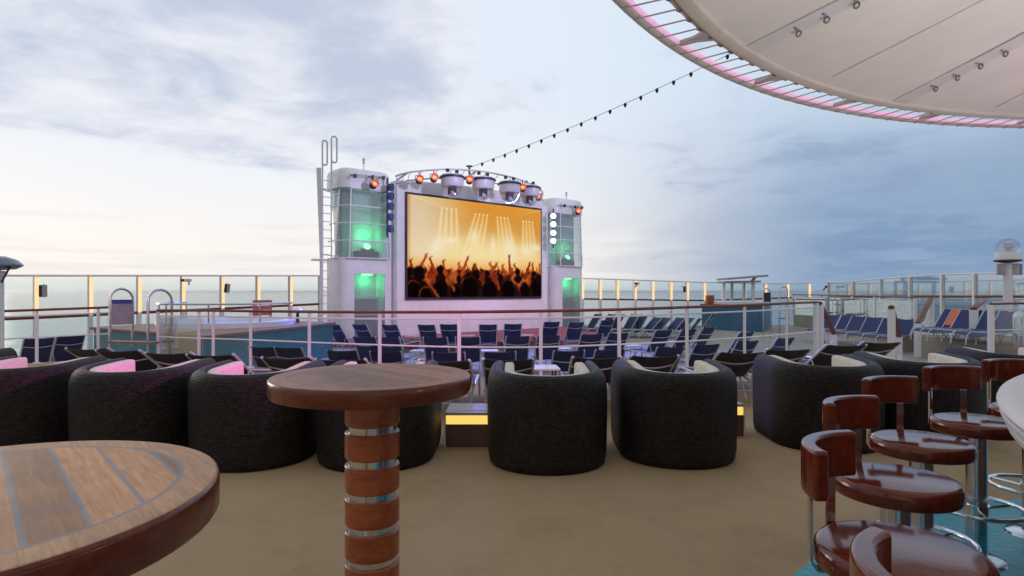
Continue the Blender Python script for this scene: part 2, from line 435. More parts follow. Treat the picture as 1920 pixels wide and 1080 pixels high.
# ------------------------------------------------------------------ mesh helpers
class MB:
    def __init__(s):
        s.v = []; s.f = []; s.uv = {}
    def add(s, vs, fs):
        b = len(s.v)
        s.v += [Vector(v) for v in vs]
        s.f += [tuple(i + b for i in f) for f in fs]
        return b
    def box(s, c, size, rz=0.0, rot=None):
        c = Vector(c); hx, hy, hz = (d / 2 for d in size)
        m = rot or Matrix.Rotation(rz, 3, 'Z')
        vs = [c + m @ Vector((x * hx, y * hy, z * hz)) for z in (-1, 1) for y in (-1, 1) for x in (-1, 1)]
        s.add(vs, [(0, 2, 3, 1), (4, 5, 7, 6), (0, 1, 5, 4), (2, 6, 7, 3), (0, 4, 6, 2), (1, 3, 7, 5)])
        return s
    def bar(s, a, b, w, h, up=(0, 0, 1)):
        """rectangular bar from a to b: w across, h along up"""
        a, b = Vector(a), Vector(b)
        y = (b - a); L = y.length; y.normalize()
        x = y.cross(Vector(up)); x.normalize(); z = x.cross(y)
        m = Matrix((x, y, z)).transposed()
        return s.box((a + b) / 2, (w, L, h), rot=m)
    def tube(s, pts, r, n=8, closed=False, caps=True, radii=None):
        pts = [Vector(p) for p in pts]
        k = len(pts)
        t0 = []
        for i in range(k):
            a = pts[(i - 1) % k] if (closed or i > 0) else pts[i]
            b = pts[(i + 1) % k] if (closed or i < k - 1) else pts[i]
            t0.append((b - a).normalized())
        up = Vector((0, 0, 1)) if abs(t0[0].z) < 0.9 else Vector((0, 1, 0))
        x = t0[0].cross(up).normalized()
        vs = []
        for i in range(k):
            x = (x - t0[i] * x.dot(t0[i])).normalized()
            y = t0[i].cross(x)
            rr = radii[i] if radii else r
            for j in range(n):
                a = 2 * PI * j / n
                vs.append(pts[i] + (x * math.cos(a) + y * math.sin(a)) * rr)
        fs = []
        for i in range(k if closed else k - 1):
            i2 = (i + 1) % k
            for j in range(n):
                j2 = (j + 1) % n
                fs.append((i * n + j, i * n + j2, i2 * n + j2, i2 * n + j))
        if caps and not closed:
            fs.append(tuple(range(n - 1, -1, -1)))
            fs.append(tuple((k - 1) * n + j for j in range(n)))
        s.add(vs, fs)
        return s
    def lathe(s, prof, n=32, c=(0, 0, 0), a0=0.0, a1=2 * PI, axis=None):
        c = Vector(c)
        full = abs(a1 - a0 - 2 * PI) < 1e-6
        cols = n if full else n + 1
        q = Vector((0, 0, 1)).rotation_difference(Vector(axis)) if axis else None
        vs = []
        for i in range(cols):
            a = a0 + (a1 - a0) * i / n
            for (r, z) in prof:
                p = Vector((r * math.cos(a), r * math.sin(a), z))
                vs.append(c + (q @ p if q else p))
        m = len(prof)
        fs = []
        for i in range(n):
            i2 = (i + 1) % cols
            for j in range(m - 1):
                if prof[j][0] < 1e-6 and prof[j + 1][0] < 1e-6: continue
                if prof[j][0] < 1e-6: fs.append((i * m + j, i2 * m + j + 1, i * m + j + 1))
                elif prof[j + 1][0] < 1e-6: fs.append((i * m + j, i2 * m + j, i * m + j + 1))
                else: fs.append((i * m + j, i2 * m + j, i2 * m + j + 1, i * m + j + 1))
        s.add(vs, fs)
        return s
    def prism(s, poly, z0, z1, top=None):
        """closed prism over a 2-D outline; top may be another outline of the same length"""
        n = len(poly); top = top or poly
        vs = [(x, y, z0) for x, y in poly] + [(x, y, z1) for x, y in top]
        fs = [tuple(range(n - 1, -1, -1)), tuple(range(n, 2 * n))]
        fs += [(i, (i + 1) % n, n + (i + 1) % n, n + i) for i in range(n)]
        s.add(vs, fs)
        return s
    def slab(s, quad, th):
        """thin slab from four corner points"""
        a, b, c, d = (Vector(p) for p in quad)
        nrm = (b - a).cross(d - a).normalized() * th
        s.add([a, b, c, d, a + nrm, b + nrm, c + nrm, d + nrm],
              [(3, 2, 1, 0), (4, 5, 6, 7), (0, 1, 5, 4), (1, 2, 6, 5), (2, 3, 7, 6), (3, 0, 4, 7)])
        return s
    def build(s, name, material, parent=None, world=False, smooth=False, bev=0.0, seg=2):
        vs = s.v
        if world and parent is not None:
            vs = [v - parent.location for v in vs]
        me = bpy.data.meshes.new(name)
        me.from_pydata([tuple(v) for v in vs], [], s.f)
        me.update()
        bm = bmesh.new(); bm.from_mesh(me)
        bmesh.ops.recalc_face_normals(bm, faces=bm.faces)
        bm.to_mesh(me); bm.free()
        o = bpy.data.objects.new(name, me)
        COL.objects.link(o)
        if isinstance(material, str): material = MATS[material]
        me.materials.append(material)
        if smooth:
            me.polygons.foreach_set('use_smooth', [True] * len(me.polygons))
            try: me.set_sharp_from_angle(angle=R(40))
            except Exception: pass
        if bev > 0:
            b = o.modifiers.new('bevel', 'BEVEL'); b.width = bev; b.segments = seg; b.limit_method = 'ANGLE'; b.angle_limit = R(40)
            b.harden_normals = True
            me.polygons.foreach_set('use_smooth', [True] * len(me.polygons))
        if parent is not None: o.parent = parent
        return o

def tag(o, label=None, cat=None, group=None, kind=None):
    if label: o['label'] = label
    if cat: o['category'] = cat
    if group: o['group'] = group
    if kind: o['kind'] = kind
    return o
def thing(name, loc, label, cat, rz=0.0, group=None):
    e = bpy.data.objects.new(name, None)
    e.empty_display_size = 0.2
    COL.objects.link(e)
    e.location = loc; e.rotation_euler = (0, 0, rz)
    return tag(e, label, cat, group)
def copy_tree(o, parent=None):
    c = o.copy(); COL.objects.link(c)
    if parent is not None: c.parent = parent
    for ch in list(o.children): copy_tree(ch, c)
    return c
def arc(c, r, a0, a1, n, plane='xy', k=0.0):
    res = []
    for i in range(n + 1):
        a = a0 + (a1 - a0) * i / n
        u, w = r * math.cos(a), r * math.sin(a)
        res.append(Vector(c) + (Vector((u, w, k)) if plane == 'xy' else Vector((u, k, w)) if plane == 'xz' else Vector((k, u, w))))
    return res
ORD = ['first', 'second', 'third', 'fourth', 'fifth', 'sixth', 'seventh', 'eighth', 'ninth', 'tenth', 'eleventh', 'twelfth', 'thirteenth', 'fourteenth', 'fifteenth', 'sixteenth']
# ================================================================== the setting
PD = -0.55                                     # pool deck level
TD = 0.10                                      # raised side terrace level

def uv_quadwall(name, material, pts, z0, z1, parent=None, closed=False, off=Vector((0, 0, 0))):
    """vertical wall along a polyline, UV in metres"""
    vs, fs, uvs = [], [], []
    n = len(pts); acc = 0.0
    for i in range(n if closed else n - 1):
        a, b = Vector(pts[i]), Vector(pts[(i + 1) % n])
        L = (b - a).length
        k = len(vs)
        vs += [(a.x, a.y, z0), (b.x, b.y, z0), (b.x, b.y, z1), (a.x, a.y, z1)]
        fs.append((k, k + 1, k + 2, k + 3)); uvs += [(acc, z0), (acc + L, z0), (acc + L, z1), (acc, z1)]
        acc += L
    me = bpy.data.meshes.new(name)
    me.from_pydata([tuple(Vector(v) - off) for v in vs], [], fs); me.update()
    u = me.uv_layers.new(name='UVMap')
    for i, q in enumerate(uvs): u.data[i].uv = q
    me.materials.append(MATS[material])
    o = bpy.data.objects.new(name, me); COL.objects.link(o)
    if parent is not None: o.parent = parent
    return o

sea = MB(); sea.add([(-40000, -40000, -31), (40000, -40000, -31), (40000, 40000, -31), (-40000, 40000, -31)], [(0, 1, 2, 3)])
tag(sea.build('sea', 'sea_water'), 'calm grey blue sea reaching the horizon', 'sea', kind='structure')

# glass windscreen lines ------------------------------------------------
left_ws = []                                   # (px, depth): equal spacing along one straight side
for k in range(-3, 8):
    left_ws.append(((67 + 112.3 * k) / (1 + 0.0602 * k), 17.2 * (1 + 0.0602 * k)))
far_ws = [(1092, 32.8), (1125, 33.0), (1157, 33.4), (1190, 33.8), (1223, 34.2), (1257, 34.6), (1288, 35.0), (1320, 35.3), (1355, 35.6), (1395, 35.9), (1435, 36.0), (1477, 36.0), (1518, 35.6)]
side_ws = [(1518, 35.6), (1553, 33.5)] + [(x, 17.5 * F / (x - CX)) for x in (1600, 1652, 1707, 1767, 1828, 1893, 1967, 2050, 2150, 2270)]

def xy(px, d): return ((px - CX) / F * d, d)
pool_poly = [xy(*p) for p in left_ws] + [(-7.0, 25.5), (-4.5, 30.0), (1.0, 32.6)] + [xy(*p) for p in far_ws] + [xy(*p) for p in side_ws[1:]] + [(17.7, -9), (-17, -9)]
m = MB(); m.prism(pool_poly, -3.2, PD)
tag(m.build('pool_deck', 'pool_deck_covering'), 'lower pool deck', 'deck', kind='structure')

main_rail = [(296, 582.0, 12.3), (373, 582.3, 11.9), (400, 582.3, 11.8), (470, 583.3, 11.5), (580, 584.5, 10.9), (712, 585.3, 10.3), (861, 585.0, 9.8), (1014, 583.3, 9.7),
             (1161, 580.3, 10.1), (1288, 576.0, 10.6), (1396, 572.3, 11.3), (1475, 568.8, 12.1), (1530, 566.5, 12.9)]
left_rail = [(-130, 588.0, 10.9), (-62, 585.6, 11.3), (4, 583.4, 11.7), (69, 581.2, 12.1), (184, 577.0, 12.8), (206, 576.0, 12.95)]
edge = [xy(p[0], p[2] + 0.16) for p in left_rail] + [xy(p[0], p[2] + 0.16) for p in main_rail]
stair_dir = Vector((0.616, 0.788, 0)); stair_side = Vector((0.788, -0.616, 0))
S0 = P(1533, 566.5, 12.9); S0.z = 0
S1 = S0 + stair_side * 1.3
deck_poly = [(-16.9, -8.9), (17.6, -8.9), (17.6, 12.6), (12.0, 13.2), (S1.x + 0.2, S1.y + 0.3), (S1.x + 0.12, S1.y), ] + edge[::-1] + [(-16.9, 10.0)]
m = MB(); m.prism(deck_poly[::-1], PD - 0.3, 0.0)
tag(m.build('upper_deck', 'deck_covering'), 'upper terrace deck covering', 'deck', kind='structure')

terr_poly = [xy(1722, 19.6), (15.0, 25.0), (16.0, 29.0), (16.2, 34.8), (17.45, 34.8), (17.55, 13.3), (12.1, 13.4), (12.2, 18.0)]
m = MB(); m.prism(terr_poly[::-1], PD - 0.2, TD)
tag(m.build('side_terrace', 'terrace_covering'), 'raised side terrace', 'deck', kind='structure')

# teal mosaic round the bar
BC = Vector((4.3, 0.26, 0))
m = MB(); m.lathe([(0.0, 0.006), (4.02, 0.006), (4.02, 0.0005)], 160, BC)
tag(m.build('mosaic_floor', 'teal_mosaic'), 'round teal mosaic floor under the bar', 'floor', kind='structure')

# ------------------------------------------------------------------ windscreens
def windscreen(name, label, posts, top_y, rail_y, base_z, lit, post_w=0.13):
    """posts: (px, depth); top_y / rail_y give photo rows at the post; lit: led strips on the posts"""
    tops, rails, bases = [], [], []
    for (px, d) in posts:
        t = P(px, top_y(px), d); r = P(px, rail_y(px), d)
        tops.append(t); rails.append(r); bases.append(Vector((t.x, t.y, base_z)))
    root = thing(name, bases[len(bases) // 2], label, 'windscreen')
    a = MB(); a.tube(tops, 0.035, 6); a.build('top_rail', 'rail_white', root, True, True)
    a = MB(); a.tube([q + Vector((0, 0, 0)) for q in rails], 0.045, 8); a.build('handrail', 'handrail_wood', root, True, True)
    for i, (t, b, r) in enumerate(zip(tops, bases, rails)):
        nb = tops[min(i + 1, len(tops) - 1)] - tops[max(i - 1, 0)]
        nb.z = 0; nb.normalize()
        inn = Vector((-nb.y, nb.x, 0))
        if inn.dot(Vector((0, 12, 0)) - t) < 0: inn = -inn
        ang = math.atan2(nb.y, nb.x)
        m = MB(); m.box((t + b) / 2, (post_w * 0.62, post_w, t.z - b.z), ang)
        m.bar(r - inn * 0.01, r - Vector((0, 0, 0.12)) + inn * (post_w * 0.4), 0.03, 0.03)
        po = m.build('post', 'rail_white', root, True)
        if lit:
            m = MB(); zc0 = r.z + 0.02; zc1 = t.z - 0.05
            c = (t + b) / 2 + inn * (post_w / 2 + 0.015); c.z = (zc0 + zc1) / 2
            m.box(c, (post_w * 0.55, 0.03, zc1 - zc0), ang)
            led = m.build('light_strip', 'led_amber', po)
            for v in led.data.vertices: v.co -= root.location
    for i in range(len(tops) - 1):
        a0, a1 = bases[i].copy(), bases[i + 1].copy()
        dr = (a1 - a0).normalized() * 0.07
        m = MB()
        m.slab((a0 + dr + Vector((0, 0, 0.06)), a1 - dr + Vector((0, 0, 0.06)), tops[i + 1] - dr - Vector((0, 0, 0.045)), tops[i] + dr - Vector((0, 0, 0.045))), 0.012)
        m.build('glass_panel', 'screen_glass', root, True)
    return root
def lerp_rows(tab):
    def f(x):
        for (x0, y0), (x1, y1) in zip(tab, tab[1:]):
            if x <= x1: return y0 + (y1 - y0) * (x - x0) / (x1 - x0)
        (x0, y0), (x1, y1) = tab[-2:]
        return y0 + (y1 - y0) * (x - x0) / (x1 - x0)
    return f
windscreen('glass_windscreen', 'tall glass windscreen with amber lit posts left of the stage, seen against the pale sea', left_ws,
           lerp_rows([(-60, 516.5), (67, 516.8), (600, 517.0)]), lerp_rows([(-60, 601), (67, 595.5), (600, 570.0)]), PD, True, 0.16)
windscreen('glass_windscreen', 'glass windscreen with amber lit posts crossing the stern behind the right tower', far_ws,
           lerp_rows([(1092, 522), (1200, 525.5), (1320, 529.5), (1435, 532), (1518, 531.5)]), lerp_rows([(1092, 560.5), (1320, 563.5), (1518, 557)]), PD, True, 0.2)
windscreen('glass_windscreen', 'white framed glass windscreen with unlit posts along the raised terrace at far right', side_ws[1:],
           lerp_rows([(1518, 531), (1600, 527.5), (1652, 523), (1707, 518.5), (1767, 514.5), (1828, 513), (1920, 511.5), (2050, 508)]), lerp_rows([(1518, 557), (1707, 556), (2270, 556)]), TD, False, 0.15)

# ------------------------------------------------------------------ handrail balustrades
def catmull(pts, n=8):
    res = []
    k = len(pts)
    for i in range(k - 1):
        p0, p1, p2, p3 = pts[max(i - 1, 0)], pts[i], pts[i + 1], pts[min(i + 2, k - 1)]
        for j in range(n):
            t = j / n
            res.append(0.5 * ((2 * p1) + (p2 - p0) * t + (2 * p0 - 5 * p1 + 4 * p2 - p3) * t * t + (3 * p1 - p0 - 3 * p2 + p3) * t ** 3))
    res.append(pts[-1].copy())
    return res
def flat_rail(pts, w, h):
    """oval handrail section swept along a line"""
    m = MB(); n = 10; vs = []; fs = []
    for i, p in enumerate(pts):
        t = (pts[min(i + 1, len(pts) - 1)] - pts[max(i - 1, 0)]).normalized()
        x = t.cross(Vector((0, 0, 1))).normalized(); z = x.cross(t)
        for j in range(n):
            a = 2 * PI * j / n
            vs.append(p + x * math.cos(a) * w / 2 + z * math.sin(a) * h / 2)
    for i in range(len(pts) - 1):
        for j in range(n):
            fs.append((i * n + j, i * n + (j + 1) % n, (i + 1) * n + (j + 1) % n, (i + 1) * n + j))
    fs += [tuple(range(n)), tuple((len(pts) - 1) * n + j for j in range(n))]
    m.add(vs, fs)
    return m
def balustrade(name, label, hand, base_z, skip=(), post_w=0.055, ends=()):
    root = thing(name, (hand[len(hand) // 2].x, hand[len(hand) // 2].y, base_z), label, 'railing')
    path = catmull(hand, 8)
    flat_rail(path, 0.085, 0.052).build('handrail', 'handrail_wood', root, True, True)
    m = MB(); m.tube([p - Vector((0, 0, 0.115)) for p in path], 0.016, 8); m.build('upper_rail', 'rail_white', root, True, True)
    m = MB(); m.tube([Vector((p.x, p.y, base_z + (p.z - base_z) * 0.49)) for p in path], 0.014, 8); m.build('middle_rail', 'rail_white', root, True, True)
    for i, p in enumerate(hand):
        if i in skip: continue
        w = 0.11 if i in ends else post_w
        t = (hand[min(i + 1, len(hand) - 1)] - hand[max(i - 1, 0)]); a = math.atan2(t.y, t.x)
        m = MB(); m.box((p.x, p.y, (base_z + p.z - 0.02) / 2), (w, 0.03 if w < 0.1 else 0.08, p.z - 0.02 - base_z), a)
        m.box((p.x, p.y, base_z + 0.012), (w * 2.2, 0.09, 0.024), a)
        m.build('post', 'rail_white', root, True, bev=0.004)
    for i in range(len(hand) - 1):
        m = MB()
        seg = path[i * 8:(i + 1) * 8 + 1]
        t = (seg[-1] - seg[0]).normalized(); nrm = Vector((-t.y, t.x, 0)) * 0.03
        vs = []; fs = []
        for p in seg:
            vs += [Vector((p.x, p.y, base_z + 0.07)) + nrm, Vector((p.x, p.y, p.z - 0.14)) + nrm, Vector((p.x, p.y, base_z + 0.07)) + nrm * 1.35, Vector((p.x, p.y, p.z - 0.14)) + nrm * 1.35]
        for j in range(len(seg) - 1):
            b = j * 4
            fs += [(b, b + 4, b + 5, b + 1), (b + 2, b + 3, b + 7, b + 6)]
        m.add(vs, fs)
        m.build('glass_panel', 'rail_glass', root, True)
    return root
balustrade('deck_railing', 'long curved terrace railing with wooden handrail and glass between the wicker chairs and the stage', [P(*p) for p in main_rail], 0.0, ends=(12,))
balustrade('deck_railing', 'straight terrace railing with wooden handrail at far left, before the pool ladder', [P(*p) for p in left_rail], 0.0)
balustrade('deck_railing', 'distant railing with pale pink posts along the edge of the raised terrace', [P(1716, 557.8, 20.2), P(1678, 556.5, 22.6), P(1640, 555.4, 25.2), P(1598, 554.3, 28.2), P(1540, 553.2, 31.0), P(1487, 552.6, 33.6)], TD, post_w=0.12)
balustrade('deck_railing', 'short glass railing with wooden handrail at right edge beside the radar mast', [P(1858, 570.0, 13.6), P(1925, 568.5, 13.7), P(2010, 568.0, 13.8)], 0.0, ends=(0,), post_w=0.05)

# ------------------------------------------------------------------ stairs
def stair_rail(name, label, top, bot, base_top, base_bot, k_=1.0):
    root = thing(name, (top.x, top.y, base_top), label, 'handrail')
    d = (bot - top); dn = d.normalized()
    flat_rail([top - Vector((dn.x, dn.y, 0)) * 0.10, top, top + d * 0.5, bot, bot + Vector((dn.x, dn.y, -0.35)) * 0.12], 0.085 * k_, 0.065 * k_).build('handrail', 'handrail_wood', root, True, True)
    a = math.atan2(d.y, d.x)
    for p, z in ((top, base_top), (bot, base_bot)):
        m = MB(); m.box((p.x, p.y, (z + p.z) / 2 - 0.01), (0.12 * k_, 0.10 * k_, p.z - z - 0.02), a); m.build('post', 'rail_white', root, True, bev=0.008)
    m = MB()
    for k in (0.35, 0.62):
        o1 = Vector((0, 0, (base_top - top.z) * k)); m.tube([top + o1, bot + o1], 0.016, 6)
    m.build('side_rail', 'rail_white', root, True, True)
    m = MB(); m.tube([top + Vector((0, 0, -0.18)), bot + Vector((0, 0, (base_bot - bot.z) * 0.9))], 0.014, 6)
    m.tube([Vector((top.x, top.y, base_top + 0.1)), bot + Vector((0, 0, -0.15))], 0.014, 6); m.build('cross_brace', 'rail_white', root, True, True)
    return root
st = thing('deck_stairs', (S0.x, S0.y, PD), 'short stairs with white sides leading down from the terrace to the pool deck', 'stairs')
for k in range(3):
    c = (S0 + S1) / 2 + stair_dir * (0.15 + 0.32 * k)
    z1 = -0.14 * (k + 1)
    m = MB(); m.box((c.x, c.y, (z1 + PD) / 2), (1.3, 0.32, z1 - PD), math.atan2(stair_side.y, stair_side.x)); m.build('step', 'deck_riser', st, True, bev=0.01)
b0 = S0 + stair_dir * 1.75; b1 = S1 + stair_dir * 1.75
stair_rail('stair_handrail', 'sloping wooden stair handrail joining the right end of the long curved railing', Vector((S0.x + 0.1, S0.y + 0.1, 1.19)), Vector((b0.x, b0.y, 0.45)), 0.0, PD, 1.3)
stair_rail('stair_handrail', 'sloping wooden stair handrail on a white post, behind the rightmost black lounger', Vector((S1.x + 0.05, S1.y, 1.13)), Vector((b1.x, b1.y, 0.45)), 0.0, PD, 1.3)

st = thing('terrace_steps', (P(1780, 640, 19.0).x, 19.0, PD), 'white steps with a glowing riser lamp up to the raised terrace', 'steps')
wl, wr = P(1727, 640, 19.2).x, P(1822, 640, 18.6).x
m = MB(); m.box(((wl + wr) / 2, 18.72, (PD - 0.24) / 2), (wr - wl, 0.36, -0.24 - PD)); m.build('step', 'deck_riser', st, True, bev=0.012)
m = MB(); m.box(((wl + wr) / 2, 19.1, (PD + TD) / 2 + 0.003), (wr - wl, 0.40, TD - PD)); u = m.build('step', 'deck_riser', st, True, bev=0.012)
lp = P(1790, 635.5, 18.88)
m = MB(); m.box(lp, (0.28, 0.03, 0.09)); l = m.build('riser_lamp', 'step_lamp_glow', st, True, bev=0.01)
stair_rail('stair_handrail', 'wooden handrail climbing to the right, on the left of the white steps', P(1744, 561.5, 19.9), P(1722, 604.5, 18.3), TD, PD, 2.0)
stair_rail('stair_handrail', 'wooden handrail on the right side of the white lit steps', P(1842, 564.0, 19.9), P(1826, 578.0, 16.6) - Vector((0, 0, 0.0)), TD, PD + 0.02, 2.0)

# ------------------------------------------------------------------ whirlpools
def whirlpool(name, label, poly, rim_z, wall_mat, cen, rad, rail=True):
    root = thing(name, (cen[0], cen[1], PD), label, 'hot tub')
    pts = [Vector((x, y, 0)) for x, y in poly]
    w = uv_quadwall('tiled_wall', wall_mat, pts, PD, rim_z - 0.07, root, True, Vector(root.location))
    c = sum(pts, Vector()) / len(pts)
    outp = [(p.x + (p - c).normalized().x * 0.10, p.y + (p - c).normalized().y * 0.10) for p in pts]
    m = MB(); m.prism(outp, rim_z - 0.07, rim_z); m.build('wooden_rim', 'tub_rim_wood', root, True, bev=0.012)
    m = MB(); m.lathe([(rad, rim_z - 0.02), (rad, rim_z + 0.13), (rad - 0.06, rim_z + 0.16), (rad - 0.28, rim_z + 0.15), (rad - 0.36, rim_z + 0.03)], 56, (cen[0], cen[1], 0))
    m.build('basin', 'tub_white', root, True, True)
    m = MB(); m.lathe([(0, rim_z + 0.08), (rad - 0.33, rim_z + 0.08)], 56, (cen[0], cen[1], 0)); m.build('water', 'tub_water', root, True)
    if rail:
        rr = rad - 0.05
        ring = arc((cen[0], cen[1], 0), rr, R(-205), R(25), 44, 'xy', rim_z + 0.62)
        m = MB(); m.tube(ring, 0.028, 8); m.build('guard_rail', 'steel', root, True, True)
        for k in range(0, 45, 8):
            p = ring[k]
            m = MB(); m.tube([Vector((p.x, p.y, rim_z + 0.10)), p], 0.022, 8); m.build('rail_post', 'steel', root, True, True)
    return root
TZ = 0.50
def on(px, y, z):
    g = G(px, y, z); return (g.x, g.y)
LT = [on(176, 613, TZ), on(385, 629, TZ), on(624, 604, TZ), (-9.3, 20.6)]
whirlpool('whirlpool', 'large raised hot tub with teal tiled walls and wooden rim behind the pool ladder', LT, TZ, 'tub_tiles', (-7.95, 16.9), 1.75)
RT = [xy(1316, 32.0), xy(1430, 29.5), (14.0, 32.6), (11.2, 34.4)]
whirlpool('whirlpool', 'far raised hot tub with blue tiled walls under the small glass shelter', RT, 0.78, 'tub_tiles_blue', (11.9, 32.1), 1.5, False)
tag(MB().box(Vector((*xy(1331, 31.7), 1.01)), (0.38, 0.3, 0.46)).box(Vector((*xy(1331, 31.7), 0.88)), (0.44, 0.36, 0.06)).build('towel_box', 'column_wood', bev=0.01), 'small brown wooden towel box on the rim of the far blue hot tub', 'box')

# slatted towel stand on the left tub's rim
tb = thing('towel_stand', (*xy(492, 18.75), TZ), 'brown slatted wooden stand on the back rim of the left hot tub', 'stand', 0.5)
for k in range(4):
    m = MB(); m.box((0, 0, 0.10 + 0.17 * k), (0.56, 0.03, 0.13)); m.build('slat', 'column_wood', tb, bev=0.006)
for sx in (-1, 1):
    m = MB(); m.box((sx * 0.24, 0.04, 0.33), (0.05, 0.05, 0.66)); m.build('leg', 'column_wood', tb, bev=0.005)
# bollard lamp near the right corner of the left tub
bl = thing('bollard_light', (*xy(558, 18.4), TZ), 'small bollard with white domed cap at the right end of the left hot tub', 'lamp')
m = MB(); m.lathe([(0, 0), (0.06, 0), (0.05, 0.05), (0.045, 0.30), (0, 0.30)], 16); m.build('stem', 'dark_metal', bl, smooth=True)
m = MB(); m.lathe([(0, 0.30), (0.16, 0.30), (0.17, 0.34), (0.12, 0.42), (0.05, 0.46), (0, 0.47)], 20); m.build('cap', 'rail_white', bl, smooth=True)

# pool ladder: two hoop rails with a tread, and the notice board hung in the first hoop
pl = thing('pool_ladder', (*xy(243, 12.8), 0), 'pool steps with two tall steel hoop handrails and wooden treads at left', 'ladder')
def hoop(px0, px1, ytop, d0, d1):
    a = P(px0, 640, d0); b = P(px1, 612, d1); zt = P(px0, ytop, (d0 + d1) / 2).z
    r = (Vector((b.x, b.y, 0)) - Vector((a.x, a.y, 0))); L = r.length; r.normalize()
    pts = [Vector((a.x, a.y, 0.0)), Vector((a.x, a.y, zt - L / 2))]
    c = (a + b) / 2
    for k in range(1, 12):
        an = PI - PI * k / 12
        pts.append(Vector((c.x, c.y, zt - L / 2)) + r * math.cos(an) * L / 2 + Vector((0, 0, math.sin(an) * L / 2)))
    pts += [Vector((b.x, b.y, zt - L / 2)), Vector((b.x, b.y, 0.3))]
    m = MB(); m.tube(pts, 0.026, 10); m.build('hoop_rail', 'steel', pl, True, True)
    return a, b, zt, L
ha = hoop(206, 249, 541.5, 12.35, 12.75)
hb = hoop(277.5, 322, 543.0, 12.1, 12.5)
for k, z in enumerate((0.415, 0.12)):
    p, q = ha[0].lerp(hb[0], -0.08), ha[0].lerp(hb[0], 1.10)
    m = MB(); m.bar(Vector((p.x, p.y + 0.08, z)), Vector((q.x, q.y + 0.08, z)), 0.26, 0.035); m.build('tread', 'tub_rim_wood', pl, True, bev=0.006)
sgn = thing('notice_board', (ha[0].x, ha[0].y, 0), 'grey notice board with dark blue header hung inside the left steel hoop', 'sign')
A, B = ha[0], ha[1]
z1, z0 = P(206, 562.0, 12.35).z, P(206, 609.0, 12.5).z
di = (Vector((B.x, B.y, 0)) - Vector((A.x, A.y, 0))).normalized() * 0.035
def slab_between(zb, zt, th, push):
    nn = Vector((di.y, -di.x, 0)).normalized() * push
    a, b = Vector((A.x, A.y, 0)) + di + nn, Vector((B.x, B.y, 0)) - di + nn
    return MB().slab((a + Vector((0, 0, zb)), b + Vector((0, 0, zb)), b + Vector((0, 0, zt)), a + Vector((0, 0, zt))), th)
slab_between(z0, z1, 0.02, 0.0).build('board', 'sign_face', sgn, True)
hd = slab_between(z1 - 0.085, z1 - 0.004, 0.004, 0.021).build('header', 'sign_header', sgn, True)

# ------------------------------------------------------------------ things hung on the windscreen posts
def post_speaker(px, y0, y1, d, w, tilt, label):
    c = P(px, (y0 + y1) / 2, d); h = (y1 - y0) / F * d
    r = thing('column_speaker', c, label, 'loudspeaker', R(-20), 'column loudspeakers on the windscreen')
    rot = Matrix.Rotation(tilt, 3, 'Y')
    m = MB(); m.box((0, 0, 0), (w, 0.14, h), rot=rot); m.build('cabinet', 'grey_paint', r, bev=0.02)
    m = MB(); m.box(rot @ Vector((0, -0.075, 0)), (w * 0.8, 0.01, h * 0.92), rot=rot); m.build('grille', 'dark_metal', r)
    m = MB(); m.bar((-w * 1.1, 0.12, h * 0.52), (0, 0.0, h * 0.42), 0.03, 0.03); m.build('bracket', 'dark_metal', r)
post_speaker(81, 534, 557, 16.9, 0.15, 0.0, 'upright grey column speaker beside the first lit windscreen post from the left')
post_speaker(426, 532, 549, 20.9, 0.13, 0.16, 'tilted grey column speaker hung from a lit windscreen post left of the stage')
post_speaker(1283.5, 537, 548, 34.6, 0.16, 0.0, 'tiny distant grey column speaker on a lit post of the stern windscreen')
def camera_on(px, y, d, label, s=1.0):
    r = thing('security_camera', P(px, y, d), label, 'camera', R(-35), 'security cameras on the windscreens')
    m = MB(); m.box((0, 0, 0), (0.13 * s, 0.34 * s, 0.13 * s)); m.build('housing', 'hood_grey', r, bev=0.02)
    m = MB(); m.lathe([(0, 0.0), (0.062 * s, 0), (0.062 * s, 0.10 * s), (0, 0.10 * s)], 14, (0, -0.16 * s, 0), axis=(0, -1, 0)); m.build('lens', 'black_plastic', r, smooth=True)
    m = MB(); m.bar((-0.05 * s, 0.1 * s, -0.02), (-0.2 * s, 0.18 * s, -0.20 * s), 0.05 * s, 0.05 * s); m.build('bracket', 'dark_metal', r)
camera_on(351, 525.5, 19.8, 'small security camera on a lit windscreen post, above the right steel hoop', 0.75)
camera_on(1195, 531.5, 33.4, 'tiny security camera on the stern windscreen right of the right tower', 1.0)
camera_on(1550, 537.5, 33.0, 'tiny security camera on the unlit windscreen near its far corner', 1.0)

# glass shelter behind the far tub
sh = thing('glass_shelter', (*xy(1392, 33.4), PD), 'small shelter with slanted flat roof and glass sides behind the far hot tub', 'shelter')
ca, cb = P(1357, 530, 33.4), P(1418, 530, 33.4)
for px in (1357, 1372, 1395, 1412):
    dd = 33.4 if px in (1357, 1412) else 34.4
    p = P(px, 530, dd); m = MB(); m.box((p.x, p.y, (PD + p.z) / 2), (0.14, 0.14, p.z - PD)); m.build('post', 'rail_white', sh, True)
a, b = P(1352, 529, 33.4), P(1419, 528, 33.4)
m = MB(); m.bar(a, b, 1.2, 0.10); m.build('lower_beam', 'grey_paint', sh, True, bev=0.01)
a, b = P(1354, 523.5, 33.4), P(1428, 517.5, 33.4)
m = MB(); m.bar(a, b, 1.8, 0.11); m.build('roof', 'grey_paint', sh, True, bev=0.02)
m = MB(); m.bar(P(1410, 527, 33.5), P(1416, 520, 33.5), 0.12, 0.12); m.build('roof_strut', 'rail_white', sh, True)
m = MB(); a, b = P(1359, 530, 33.5), P(1411, 530, 33.5)
